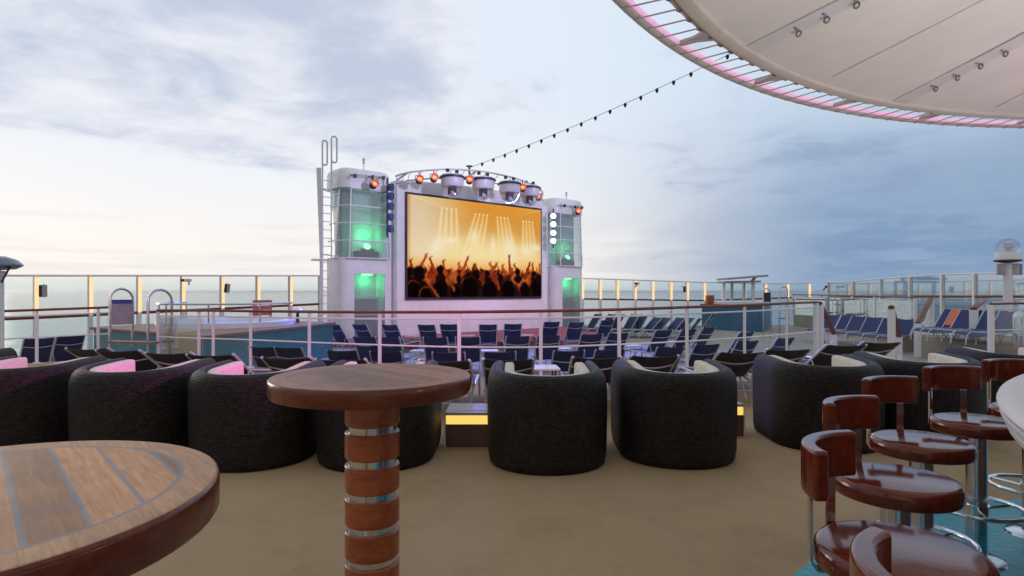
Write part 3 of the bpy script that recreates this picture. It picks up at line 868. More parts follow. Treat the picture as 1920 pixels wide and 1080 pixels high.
m.slab((Vector((a.x, a.y, 0.6)), Vector((b.x, b.y, 0.6)), b, a), 0.012); m.build('glass_panel', 'screen_glass', sh, True)
# far tub's ladder hoops and notice
fl = thing('pool_ladder', (*xy(1465, 25.5), PD), 'far steel hoop handrail of the blue hot tub, right of its notice board', 'ladder')
c = P(1469, 545, 25.5); m = MB()
pts = [Vector((c.x - 0.17, c.y, PD)), Vector((c.x - 0.17, c.y, c.z))] + [c + Vector((0.17 * math.cos(PI - PI * k / 8), 0, 0.17 * math.sin(PI - PI * k / 8))) for k in range(1, 8)] + [Vector((c.x + 0.17, c.y, c.z)), Vector((c.x + 0.17, c.y, PD))]
m.tube(pts, 0.03, 8); m.build('hoop_rail', 'steel', fl, True, True)
m = MB(); m.box((c.x, c.y, 0.3), (0.4, 0.2, 0.04)); m.build('tread', 'tub_rim_wood', fl, True)
fn = thing('notice_board', (*xy(1438, 25.5), PD), 'distant dark notice board in a steel hoop right of the glass shelter', 'sign')
c = P(1438, 547.5, 25.5); m = MB()
pts = [Vector((c.x - 0.15, c.y, PD)), Vector((c.x - 0.15, c.y, c.z))] + [c + Vector((0.15 * math.cos(PI - PI * k / 8), 0, 0.15 * math.sin(PI - PI * k / 8))) for k in range(1, 8)] + [Vector((c.x + 0.15, c.y, c.z)), Vector((c.x + 0.15, c.y, PD))]
m.tube(pts, 0.028, 8); m.build('hoop', 'steel', fn, True, True)
m = MB(); m.box((c.x, c.y - 0.01, c.z - 0.22), (0.28, 0.03, 0.40)); m.build('board', 'dark_metal', fn, True)

# ------------------------------------------------------------------ masts
lm = thing('lamp_post', (*xy(-3, 9.4), 0), 'lamp post with shallow reflector dish at the left edge', 'lamp')
zt = P(0, 508, 9.4).z
m = MB(); m.lathe([(0, 0), (0.13, 0), (0.13, 0.02), (0.075, 0.04), (0.072, zt - 0.1), (0.095, zt - 0.09), (0.095, zt), (0, zt)], 20); m.build('pole', 'rail_white', lm, smooth=True)
zd = P(0, 480, 9.4).z
m = MB(); m.lathe([(0, zd), (0.10, zd - 0.005), (0.24, zd - 0.06), (0.31, zd - 0.13), (0.31, zd - 0.15), (0.22, zd - 0.20), (0.07, zd - 0.22), (0, zd - 0.22)], 28); m.build('reflector_dish', 'dish_metal', lm, smooth=True)
m = MB()
for k in range(3):
    a = R(-20 + 120 * k); m.tube([(0.07 * math.cos(a), 0.07 * math.sin(a), zt - 0.18), (0.29 * math.cos(a), 0.29 * math.sin(a), zd - 0.15)], 0.014, 6)
m.tube([(0, 0, zt - 0.02), (0, 0, zd - 0.2)], 0.03, 8)
m.build('dish_bracket', 'dark_metal', lm, smooth=True)

rm = thing('radome_mast', (*xy(1889.5, 18.0), TD), 'white mast topped by a clear dome lamp at the right edge', 'mast')
L0 = rm.location
def zpx(y, d): return CH - (y - HY) / F * d - L0.z
m = MB(); m.lathe([(0, 0), (0.2, 0), (0.2, 0.03), (0.118, 0.05), (0.115, zpx(494, 18)), (0, zpx(494, 18))], 24); m.build('pole', 'rail_white', rm, smooth=True)
z = zpx(489.5, 18)
m = MB(); m.lathe([(0, z - 0.06), (0.10, z - 0.06), (0.345, z - 0.01), (0.345, z + 0.03), (0, z + 0.03)], 28); m.build('collar', 'black_plastic', rm, smooth=True)
m = MB(); m.lathe([(0, z + 0.03), (0.335, z + 0.035), (0.33, z + 0.12), (0.31, z + 0.235), (0.30, z + 0.26), (0, z + 0.26)], 28); m.build('housing', 'rail_white', rm, smooth=True)
zb = z + 0.26; pr = [(0.305, zb)] + [(0.318 * math.cos(R(a)), zb + 0.10 + 0.318 * math.sin(R(a))) for a in range(0, 90, 9)] + [(0, zb + 0.418)]
m = MB(); m.lathe(pr, 32); m.build('clear_dome', 'dome_glass', rm, smooth=True)
m = MB(); m.lathe([(0, zb), (0.16, zb), (0.14, zb + 0.08), (0.05, zb + 0.1), (0, zb + 0.1)], 16); m.box((0.02, -0.02, zb + 0.2), (0.36, 0.16, 0.16), 0.5); m.build('lamp_head', 'hood_grey', rm, bev=0.02)
for s, nm in ((-1, 'left'), (1, 'right')):
    sp = thing('mast_speaker', (L0.x + s * 0.25, L0.y - 0.02, TD + zpx(505, 18)), 'grey ribbed loudspeaker on the %s side of the white radome mast' % nm, 'loudspeaker', s * R(25), 'loudspeakers on the radome mast')
    m = MB(); m.box((0, 0, 0), (0.20, 0.2, 0.34)); m.build('cabinet', 'hood_grey', sp, bev=0.02)
    m = MB()
    for k in range(7): m.box((-0.075 + 0.025 * k, -0.103, 0), (0.012, 0.012, 0.31))
    m.build('grille', 'grey_paint', sp)
    m = MB(); m.bar((0, 0, 0.1), (-s * 0.2, 0.05, 0.12), 0.04, 0.04); m.build('bracket', 'rail_white', sp)
vt = thing('vent_cowl', (*xy(1914, 14.8), 0), 'rounded pale metal vent behind the short glass railing at the right edge', 'vent')
zt = P(1914, 584, 14.8).z
m = MB(); m.lathe([(0.16, 0), (0.16, zt - 0.14), (0.145, zt - 0.06), (0.09, zt - 0.01), (0, zt)], 24); m.build('cowl', 'steel', vt, smooth=True)
m = MB(); m.lathe([(0, 0), (0.2, 0), (0.2, 0.03), (0.16, 0.03)], 24); m.build('base_ring', 'dark_metal', vt, smooth=True)
# ================================================================== the screen stage
import numpy as np
P0 = Vector((-4.222, 24.0, PD)); EA = math.atan2(4.86, 5.558)
ev = Vector((math.cos(EA), math.sin(EA), 0)); nv = Vector((math.sin(EA), -math.cos(EA), 0))
def SL(px, py, o):
    """photo pixel on a vertical plane o metres in front of the screen -> stage coordinates (x along screen, y back, z up)"""
    u = (px - CX) / F
    s = (u * (P0.y + nv.y * o) - P0.x - nv.x * o) / (ev.x - u * ev.y)
    w = P0 + ev * s + nv * o
    return Vector((s, -o, CH - (py - HY) / F * w.y - PD))
def SW(l):
    """stage coordinates -> world"""
    return Vector((P0.x, P0.y, PD)) + ev * l.x - nv * l.y + Vector((0, 0, l.z))
SWID = 7.38
sw = thing('stage_wall', P0, 'white wall that frames the big screen, lit lavender', 'stage wall', EA)
def rrect(x0, y0, x1, y1, r, n=6):
    pts = []
    for (cx, cy, a) in ((x1 - r, y1 - r, 0), (x0 + r, y1 - r, 90), (x0 + r, y0 + r, 180), (x1 - r, y0 + r, 270)):
        for k in range(n + 1):
            an = R(a + 90 * k / n); pts.append((cx + r * math.cos(an), cy + r * math.sin(an)))
    return pts
# screen surround, its top edge gently arched
m = MB(); n = 24; x0, x1 = -0.40, 7.62
top = []
for k in range(n + 1):
    t = k / n; top.append((x0 + (x1 - x0) * t, 6.38 + 0.16 * math.sin(PI * t)))
vs = []; fs = []
for (x, z) in top: vs += [(x, 0.0, 0.0), (x, 0.0, z), (x, 0.55, 0.0), (x, 0.55, z)]
for k in range(n):
    b = 4 * k; fs += [(b, b + 4, b + 5, b + 1), (b + 2, b + 3, b + 7, b + 6), (b + 1, b + 5, b + 7, b + 3)]
fs += [(0, 1, 3, 2), (4 * n, 4 * n + 2, 4 * n + 3, 4 * n + 1)]
m.add(vs, fs); m.build('surround_panel', 'white_paint', sw, bev=0.06)
m = MB(); m.prism(rrect(-2.2, 0.60, -0.35, 1.3, 0.3), 0, 6.25); m.prism(rrect(7.55, 0.60, 9.2, 1.3, 0.3), 0, 6.1); m.build('side_wall', 'white_paint', sw, smooth=True)
for x in (-0.72, 7.95):
    m = MB(); m.lathe([(0, 0), (0.36, 0), (0.36, 6.05), (0.30, 6.15), (0, 6.15)], 28, (x, 0.55, 0)); m.build('rounded_pilaster', 'white_paint', sw, smooth=True)

scr = thing('led_screen', P0, 'large video screen showing an orange lit concert crowd with raised arms', 'screen', EA)
m = MB(); m.box((SWID / 2, -0.045, 1.70 + 2.10), (SWID + 0.07, 0.08, 4.27)); m.build('bezel', 'black_plastic', scr)
W_, H_ = 270, 154
rng = np.random.RandomState(5)
U, V = np.meshgrid((np.arange(W_ + 1)) / W_, (np.arange(H_ + 1)) / H_)
asp = SWID / 4.2
def blend(img, mask, col):
    mk = np.clip(mask, 0, 1)[..., None]
    return img * (1 - mk) + np.array(col) * mk
def sm(x, a, b): 
    t = np.clip((x - a) / (b - a), 0, 1); return t * t * (3 - 2 * t)
img = np.ones((H_ + 1, W_ + 1, 3)) * np.array([0.82, 0.56, 0.22])
img = blend(img, sm(V, 0.70, 1.0) * sm(U, -0.1, 0.45), (0.86, 0.58, 0.20))
img = blend(img, sm(V, 0.72, 0.35) * 0.85, (0.93, 0.80, 0.54))
img = blend(img, sm(np.hypot((U - 0.0) * asp, V - 0.72), 0.9, 0.1) * 0.8, (0.88, 0.83, 0.76))
img = blend(img, sm(V, 0.47, 0.27) * 0.8, (0.93, 0.60, 0.22))
img = blend(img, sm(U, 0.03, 0.0) * 0.6, (0.75, 0.42, 0.12))
for i in range(11):                              # light streaks up in the corners
    a = 0.25 + 0.045 * i; line = np.abs((V - 1.03) * math.cos(a) + (U + 0.05) * asp * math.sin(a) - 0.05 * i)
    img = blend(img, np.exp(-(line / 0.012) ** 2) * 0.25 * sm(U, 0.5, 0.05), (1.0, 0.9, 0.66))
    line = np.abs((V - 1.0) * math.cos(a) + (1.0 - U) * asp * math.sin(a) - 0.045 * i)
    img = blend(img, np.exp(-(line / 0.012) ** 2) * 0.25 * sm(U, 0.72, 1.0), (1.0, 0.9, 0.66))
for (uc, n, vt, sp, fan) in ((0.275, 4, 0.90, 0.033, -0.02), (0.51, 4, 0.875, 0.030, -0.16), (0.675, 4, 0.865, 0.028, 0.10), (0.885, 4, 0.85, 0.026, 0.04)):
    for k in range(n):
        u0 = uc + (k - 1.5) * sp
        dv = vt - V
        cen = u0 + dv * (fan + 0.03 * (k - 1.5))
        wd = 0.006 + np.clip(dv, 0, 1) * 0.030
        img = blend(img, np.exp(-((U - cen) / wd) ** 2) * sm(dv, 0.0, 0.03) * sm(dv, 0.62, 0.12) * 0.60, (1.0, 0.93, 0.68))
        img = blend(img, np.exp(-(((U - u0) * asp) ** 2 + (V - vt) ** 2) / 0.00010), (1.0, 0.98, 0.88))
for (u0, v0, ru, rv, tl) in ((0.19, 0.50, 0.050, 0.10, -0.5), (0.29, 0.58, 0.05, 0.035, -0.7), (0.455, 0.63, 0.030, 0.075, -0.2), (0.60, 0.55, 0.020, 0.10, 0.0), (0.735, 0.53, 0.050, 0.13, 0.25), (0.87, 0.52, 0.055, 0.05, 0.6), (0.955, 0.56, 0.045, 0.04, 0.7)):
    du = (U - u0) + tl * (V - v0) * 0.4
    img = blend(img, np.exp(-((du / ru) ** 2 + ((V - v0) / rv) ** 2)) * 0.85, (0.94, 0.91, 0.90))
def disc(img, u, v, r, col, soft=0.12, ry=1.15):
    d = np.hypot((U - u) * asp, (V - v) / ry) / r
    return blend(img, sm(d, 1 + soft, 1 - soft), col)
def limb(img, p, q, r0, r1, col):
    px, py = p[0] * asp, p[1]; qx, qy = q[0] * asp, q[1]
    x, y = U * asp - px, V - py; dx_, dy_ = qx - px, qy - py
    t = np.clip((x * dx_ + y * dy_) / (dx_ * dx_ + dy_ * dy_), 0, 1)
    d = np.hypot(x - t * dx_, y - t * dy_) / (r0 + (r1 - r0) * t)
    return blend(img, sm(d, 1.2, 0.8), col)
img = blend(img, sm(V, 0.72, 0.45) * sm(V, 0.28, 0.45) * np.exp(-((U - 0.55) / 0.42) ** 2) * 0.55, (0.96, 0.90, 0.70))
img = blend(img, np.exp(-((U - 0.5) / 0.5) ** 2 - ((V - 0.52) / 0.22) ** 2) * 0.50, (0.97, 0.90, 0.68))
U0, V0 = U, V
U = U + 0.0035 * np.sin(V * 71 + U * 33) + 0.0025 * np.sin(V * 137 - U * 91) + 0.002 * np.sin(U * 233 + V * 61)
V = V + 0.005 * np.sin(U * 67 + V * 29) + 0.004 * np.sin(U * 151 - V * 47) + 0.003 * np.sin(U * 311)
img = blend(img, sm(V, 0.31, 0.22) * 0.9, (0.72, 0.30, 0.11))
for k in range(150):                              # small back rows and hands
    u = rng.rand(); v = 0.235 + 0.07 * rng.rand()
    c = np.array([0.70, 0.24, 0.09]) * (0.4 + 0.8 * rng.rand())
    if rng.rand() < 0.6: img = limb(img, (u, v - 0.05), (u + 0.025 * (rng.rand() - 0.5), v + 0.045 * rng.rand()), 0.010, 0.007, c)
    img = disc(img, u, v - 0.03, 0.016 + 0.010 * rng.rand(), c * 0.6)
arms = [((0.07, 0.26), (0.12, 0.41)), ((0.175, 0.27), (0.145, 0.38)), ((0.36, 0.22), (0.405, 0.40)), ((0.355, 0.30), (0.34, 0.34)), ((0.575, 0.23), (0.625, 0.35)), ((0.60, 0.30), (0.575, 0.35)), ((0.715, 0.19), (0.675, 0.33)),
        ((0.735, 0.27), (0.728, 0.44)), ((0.82, 0.25), (0.77, 0.345)), ((0.865, 0.22), (0.90, 0.37)), ((0.94, 0.22), (0.925, 0.36)), ((0.985, 0.2), (0.99, 0.36)), ((0.03, 0.2), (0.02, 0.35)), ((0.24, 0.25), (0.235, 0.355)), ((0.47, 0.24), (0.455, 0.33))]
U, V = U0 + (U - U0) * 0.3, V0 + (V - V0) * 0.3
for i, (p, q) in enumerate(arms):
    c = np.array([0.66, 0.27, 0.12]) * (0.7 + 0.45 * rng.rand())
    img = limb(img, p, q, 0.020, 0.012, c)
    img = disc(img, q[0], q[1], 0.016, c * 1.05)
    img = limb(img, q, (q[0] + 0.012, q[1] + 0.03), 0.007, 0.005, c)
    img = limb(img, q, (q[0] - 0.004, q[1] + 0.026), 0.006, 0.004, c)
U, V = U0 + (U - U0) / 0.3 * 0.6, V0 + (V - V0) / 0.3 * 0.6
for (u, v, r, c) in ((0.20, 0.165, 0.095, (0.55, 0.20, 0.08)), (0.31, 0.18, 0.07, (0.66, 0.32, 0.13)), (0.79, 0.19, 0.08, (0.70, 0.34, 0.14)), (0.92, 0.20, 0.06, (0.6, 0.26, 0.1)), (0.60, 0.16, 0.08, (0.46, 0.16, 0.07)), (0.43, 0.15, 0.08, (0.30, 0.10, 0.05)), (0.71, 0.15, 0.07, (0.25, 0.08, 0.04)), (0.52, 0.2, 0.05, (0.4, 0.14, 0.06))):
    img = disc(img, u, v, r, c, 0.25)
heads = [(0.075, 0.235, 0.070), (0.215, 0.275, 0.040), (0.415, 0.21, 0.045), (0.47, 0.235, 0.050), (0.555, 0.255, 0.032), (0.66, 0.205, 0.04), (0.80, 0.275, 0.036), (0.935, 0.26, 0.032), (0.345, 0.185, 0.035), (0.98, 0.19, 0.06), (0.015, 0.25, 0.04)]
for (u, v, r) in heads:
    img = disc(img, u, v - 2.1 * r, r * 1.55, (0.34, 0.11, 0.05), 0.1, 0.8)
    img = disc(img, u + 0.004, v - 2.2 * r, r * 1.5, (0.10, 0.035, 0.022), 0.1, 0.8)
    img = disc(img, u, v, r, (0.13, 0.045, 0.025), 0.2)
    img = disc(img, u - 0.004, v - r * 0.12, r * 0.86, (0.055, 0.022, 0.018), 0.2)
img = blend(img, sm(V + 0.03 * np.sin(U * 40) + 0.02 * np.sin(U * 91 + 2), 0.17, 0.07) * 0.92, (0.085, 0.028, 0.018))
front = [(0.035, 0.085, 0.075, 0.7), (0.115, 0.02, 0.075, 0.9), (0.215, 0.09, 0.085, 0.15), (0.42, 0.085, 0.115, 0.35), (0.57, 0.06, 0.10, 0.0), (0.715, 0.065, 0.105, 0.3), (0.855, 0.08, 0.075, 1.0), (0.955, 0.11, 0.08, 0.2), (0.32, 0.05, 0.07, 0.1)]
for (u, v, r, rim) in front:
    img = disc(img, u, v, r, (0.09 + 0.36 * rim, 0.03 + 0.13 * rim, 0.02 + 0.05 * rim), 0.10, 1.2)
    img = disc(img, u + 0.004, v - 0.012, r * 0.945, (0.035, 0.014, 0.012), 0.08, 1.2)
for (p, q) in (((0.14, 0.13), (0.205, 0.0)), ((0.265, 0.20), (0.31, 0.07)), ((0.635, 0.16), (0.645, 0.09))):
    img = limb(img, p, q, 0.014, 0.014, (0.55, 0.22, 0.10))
img = np.clip(img, 0, 1) * (0.97 + 0.03 * rng.rand(H_ + 1, W_ + 1, 1))
lin = np.where(img <= 0.04045, img / 12.92, ((img + 0.055) / 1.055) ** 2.4)
m = MB()
sx, sz = SWID - 0.06, 4.10
vs = [(0.03 + sx * i / W_, -0.088, 1.75 + sz * j / H_) for j in range(H_ + 1) for i in range(W_ + 1)]
fs = [(j * (W_ + 1) + i, j * (W_ + 1) + i + 1, (j + 1) * (W_ + 1) + i + 1, (j + 1) * (W_ + 1) + i) for j in range(H_) for i in range(W_)]
me = bpy.data.meshes.new('picture'); me.from_pydata(vs, [], fs); me.update()
ca = me.color_attributes.new('picture', 'FLOAT_COLOR', 'POINT')
buf = np.ones(((H_ + 1) * (W_ + 1), 4), dtype=np.float32); buf[:, :3] = lin.reshape(-1, 3)
ca.data.foreach_set('color', buf.ravel())
pm = bpy.data.materials.new('screen_picture'); pm.use_nodes = True; t = pm.node_tree; t.nodes.clear()
o_ = N(t, 'ShaderNodeOutputMaterial'); e_ = N(t, 'ShaderNodeEmission'); a_ = N(t, 'ShaderNodeVertexColor', layer_name='picture')
t.links.new(a_.outputs[0], e_.inputs[0]); e_.inputs[1].default_value = 1.02; t.links.new(e_.outputs[0], o_.inputs[0])
me.materials.append(pm); po = bpy.data.objects.new('picture', me); COL.objects.link(po); po.parent = scr

# ------------------------------------------------------------------ two light towers
GZ0, GZ1, TZ1 = 3.23, 5.86, 6.62
def tower(label):
    r = thing('light_tower', P0, label, 'tower', EA)
    foot = [(-0.60, 1.25), (-2.71, 1.25), (-2.71, 0.37)]
    for k in range(1, 6):                      # rounded front corner
        an = R(180 + 60 * k / 6); foot.append((-2.34 + 0.37 * math.cos(R(180 + 90 * k / 6)), 0.37 + 0.37 * math.sin(R(180 + 90 * k / 6))))
    foot += [(-2.34, 0.0), (-0.90, 0.0)]
    for k in range(1, 6): foot.append((-0.90 + 0.30 * math.sin(R(90 * k / 6)), 0.30 - 0.30 * math.cos(R(90 * k / 6))))
    foot.append((-0.60, 0.30))
    foot = foot[::-1]
    # lower body with a recess for the louvred niche: built as walls round the opening
    nx0, nx1, nz0, nz1 = -2.20, -0.92, 0.12, 2.66
    m = MB()
    m.prism([(x, y) for x, y in foot if x < -2.3] + [(nx0, 0.0), (nx0, 1.25)] if False else rrect(-2.71, 0.0, nx0, 1.25, 0.001), 0, 0.001)
    m = MB()
    left = [(-2.71, 1.25), (-2.71, 0.37)] + [(-2.34 + 0.37 * math.cos(R(180 + 15 * k)), 0.37 + 0.37 * math.sin(R(180 + 15 * k))) for k in range(1, 6)] + [(-2.34, 0.0), (nx0, 0.0), (nx0, 1.25)]
    right = [(nx1, 1.25), (nx1, 0.0), (-0.90, 0.0)] + [(-0.90 + 0.30 * math.sin(R(15 * k)), 0.30 - 0.30 * math.cos(R(15 * k))) for k in range(1, 6)] + [(-0.60, 0.30), (-0.60, 1.25)]
    m.prism(left, 0, GZ0 - 0.0); m.prism(right, 0, GZ0 - 0.0)
    m.box(((nx0 + nx1) / 2, 0.625, (nz1 + GZ0) / 2), (nx1 - nx0, 1.25, GZ0 - nz1)); m.box(((nx0 + nx1) / 2, 0.625, nz0 / 2), (nx1 - nx0, 1.25, nz0))
    m.box(((nx0 + nx1) / 2, 0.95, (nz0 + nz1) / 2), (nx1 - nx0, 0.60, nz1 - nz0))
    m.build('lower_body', 'white_paint', r, smooth=True)
    m = MB(); m.box(((nx0 + nx1) / 2, 0.50, (nz0 + nz1) / 2), (nx1 - nx0 - 0.01, 0.10, nz1 - nz0 - 0.01))
    k = 0; z = nz0 + 0.1
    while z < nz1 - 0.9: m.box(((nx0 + nx1) / 2, 0.40, z), (nx1 - nx0 - 0.02, 0.12, 0.03)); z += 0.085
    m.build('niche_louvre', 'louver_grey', r)
    m = MB()
    for z in (nz0 + 1.0, nz0 + 1.62): m.box(((nx0 + nx1) / 2, 0.07, z), (nx1 - nx0, 0.06, 0.05))
    m.build('niche_rail', 'rail_white', r)
    m = MB(); m.box(((nx0 + nx1) / 2, 0.26, nz1 - 0.035), (0.42, 0.14, 0.06)); m.build('niche_lamp', 'green_lamp_glow', r)
    m = MB(); m.slab(((nx0, 0.03, nz0), (nx1, 0.03, nz0), (nx1, 0.03, nz1), (nx0, 0.03, nz1)), 0.012); m.build('niche_glass', 'tower_glass', r)
    # cap
    m = MB(); cap = [foot]
    c = Vector((-1.65, 0.6))
    def ins(d): return [((x - c.x) * (1 - d / 1.05) + c.x, (y - c.y) * (1 - d / 0.62) + c.y) for x, y in foot]
    lv = [(GZ1, 0.0), (TZ1 - 0.22, 0.0), (TZ1 - 0.12, 0.03), (TZ1 - 0.04, 0.09), (TZ1, 0.18)]
    vs = []; fs = []; nf = len(foot)
    for z, d in lv: vs += [(x, y, z) for x, y in ins(d)]
    for i in range(len(lv) - 1):
        for j in range(nf): fs.append((i * nf + j, i * nf + (j + 1) % nf, (i + 1) * nf + (j + 1) % nf, (i + 1) * nf + j))
    fs += [tuple(range(nf - 1, -1, -1)), tuple((len(lv) - 1) * nf + j for j in range(nf))]
    m.add(vs, fs); m.build('roof_cap', 'white_paint', r, smooth=True)
    # inner core wall behind the glazing
    m = MB(); m.prism(rrect(-2.45, 0.62, -0.66, 1.24, 0.1), GZ0, GZ1); m.build('core_wall', 'core_grey', r, smooth=True)
    m = MB(); m.box((-1.5, 0.42, GZ0 + 0.16), (0.9, 0.35, 0.30)); m.box((-1.45, 0.40, GZ0 + 0.36), (0.5, 0.2, 0.10)); m.build('control_desk', 'dark_metal', r, bev=0.02)
    m = MB(); m.lathe([(0, 0), (0.14, 0.0), (0.14, 0.05), (0, 0.05)], 20, (-1.55, 0.28, GZ0 + 0.47), axis=(0.0, -0.75, 0.5)); m.build('floodlight', 'green_lamp_glow', r, smooth=True)
    # glazing: a faceted bay that spreads outward towards its foot
    b_ = [(-2.74, 1.1), (-2.78, 0.40), (-2.44, -0.09), (-0.86, -0.09), (-0.57, 0.26)]
    t_ = [(-2.60, 1.1), (-2.60, 0.40), (-2.32, 0.03), (-0.86, 0.03), (-0.62, 0.30)]
    for i in range(4):
        m = MB(); m.slab(((*b_[i], GZ0), (*b_[i + 1], GZ0), (*t_[i + 1], GZ1), (*t_[i], GZ1)), 0.012); m.build('glass_panel', 'tower_glass', r)
    m = MB()
    for k in range(5):
        t = k / 4; z = GZ0 + (GZ1 - GZ0) * t
        if k in (0, 4): z += 0.012 if k == 0 else -0.012
        pts = [Vector((a[0] + (c_[0] - a[0]) * t, a[1] + (c_[1] - a[1]) * t, z)) for a, c_ in zip(b_, t_)]
        m.tube(pts, 0.027, 6)
    m.build('transom', 'rail_white', r)
    m = MB()
    for i in (1, 2, 3): m.tube([Vector((*b_[i], GZ0)), Vector((*t_[i], GZ1))], 0.027, 6)
    m.build('mullion', 'rail_white', r)
    # a little lamp of its own light inside, and one in the niche: both seen lit green in the picture
    return r
def tower_lights(dx):
    for (x, y, z, e, s) in ((-1.55, 0.26, GZ0 + 0.95, 13, 0.12), (-1.56, 0.20, 2.40, 10, 0.08)):
        l = bpy.data.lights.new('green_lamp', 'POINT'); l.energy = e; l.color = (0.03, 1.0, 0.28); l.shadow_soft_size = s
        o = bpy.data.objects.new('green_lamp', l); COL.objects.link(o); o.location = SW(Vector((x + dx, y, z)))
tw1 = tower('white control tower with green lit glazing left of the screen, beside the ladder')
tw2 = copy_tree(tw1); tw2.location = SW(Vector((11.12, 0, -0.0))); tw2['label'] = 'white control tower with green lit glazing right of the screen, beside the blue lamps'
tower_lights(0); tower_lights(11.12)

# stage platform
sp = MB(); sp.lathe([(0, 0.0), (7.4, 0.0), (7.4, 0.235), (7.32, 0.25), (0, 0.25)], 64, SW(Vector((3.7, 2.2, 0))))
stg = sp.build('stage_platform', 'stage_carpet', None)
tag(stg, 'low round stage platform with red carpet under the screen', 'stage')

# ------------------------------------------------------------------ ladder with hoops
ld = thing('stage_ladder', P0, 'tall white ladder with two hoop grips on the left tower', 'ladder', EA)
o = 0.42
for (xa, xb, yt, yb) in ((604.5, 613.5, 264, 311), (621.5, 631.5, 257, 306)):
    bot = SL(xa, 640, o); a = SL(xa, yt + 4, o); b = SL(xb, yt + 4, o); e0 = SL(xb, yb - 3, o); e1 = SL(xa, yb, o)
    bot.z = 0.1
    rad = (b.x - a.x) / 2; c = (a + b) / 2
    c2 = Vector(((a.x + b.x) / 2, -o, e0.z + 0.05))
    pts = [bot, a] + [c + Vector((rad * math.cos(PI - PI * k / 8), 0, rad * math.sin(PI - PI * k / 8))) for k in range(1, 8)] + [b]
    pts += [c2 + Vector((rad * math.cos(-PI * k / 10), 0, rad * math.sin(-PI * k / 10))) for k in range(0, 10)]
    m = MB(); m.tube(pts, 0.032, 8); m.build('side_rail', 'rail_white', ld, smooth=True)
xa, xb = SL(604.5, 400, o).x, SL(621.5, 400, o).x
z = 0.4
while z < 6.2:
    m = MB(); m.tube([(xa, -o, z), (xb, -o, z)], 0.016, 6); z += 0.29
    m.build('rung', 'rail_white', ld, smooth=True)
m = MB()
for z in (1.2, 3.3, 5.6):
    m.bar((xa, -o + 0.03, z), (-2.62, 0.42, z), 0.04, 0.04)
m.build('wall_bracket', 'rail_white', ld)
pp = thing('signal_pole', P0, 'slender tapering white pole on a bracket left of the stage ladder', 'pole', EA)
a, b = SL(597.5, 315, 0.2), SL(601, 600, 0.2); b.z = 0.0
m = MB(); m.tube([b, SL(602, 480, 0.2), a], 0.05, 10, radii=[0.04, 0.05, 0.085]); m.build('shaft', 'rail_white', pp, smooth=True)
a, b = SL(584, 487, 0.2), SL(624, 488, 0.2)
m = MB(); m.bar(a, b, 0.16, 0.07); m.build('arm', 'rail_white', pp, bev=0.01)
for (px, y0, y1, d, w) in ((682, 297, 320, 0.5, 'thin grey beacon on top of the left tower'), (1062, 360, 378, 0.5, 'thin grey beacon on top of the right tower')):
    a = SL(px, y1, -d); b = SL(px, y0, -d); a.z -= 0.1
    r = thing('beacon', SW(a), w, 'beacon', group='beacons on the towers')
    h = b.z - a.z
    m = MB(); m.lathe([(0, 0), (0.06, 0), (0.06, 0.03), (0.018, 0.04), (0.018, h * 0.6), (0.05, h * 0.62), (0.05, h * 0.76), (0.03, h * 0.78), (0.055, h * 0.84), (0.055, h), (0, h)], 12); m.build('shaft', 'hood_grey', r, smooth=True)

# ------------------------------------------------------------------ lighting truss on the wall's top, with its lamps
TR = [(742, 330, 0.0), (752, 327, 0.35), (775, 322, 0.8), (830, 317.5, 1.3), (880, 319, 1.55), (920, 324, 1.55), (965, 334, 1.3), (1000, 347, 0.8), (1014, 356, 0.35), (1018, 364, 0.0)]
tr = thing('lighting_truss', P0, 'curved white truss arching forward over the screen', 'truss', EA)
ctl = [SL(*q) for q in TR]
p1 = catmull(ctl, 6)
p2 = catmull([Vector((q.x, q.y * 0.72, q.z - 0.30)) for q in ctl], 6)
m = MB(); m.tube(p1, 0.038, 8); m.build('outer_pipe', 'hood_grey', tr, smooth=True)
m = MB(); m.tube(p2, 0.03, 8); m.build('inner_pipe', 'hood_grey', tr, smooth=True)
for k in range(2, len(p1) - 1, 3):
    m = MB(); m.tube([p1[k], p2[k]], 0.016, 6); m.build('web_strut', 'hood_grey', tr, smooth=True)
for k in (10, 26, 44):
    m = MB(); m.tube([p1[k], Vector((p1[k].x, 0.15, 6.4))], 0.04, 6); m.build('support_arm', 'hood_grey', tr, smooth=True)
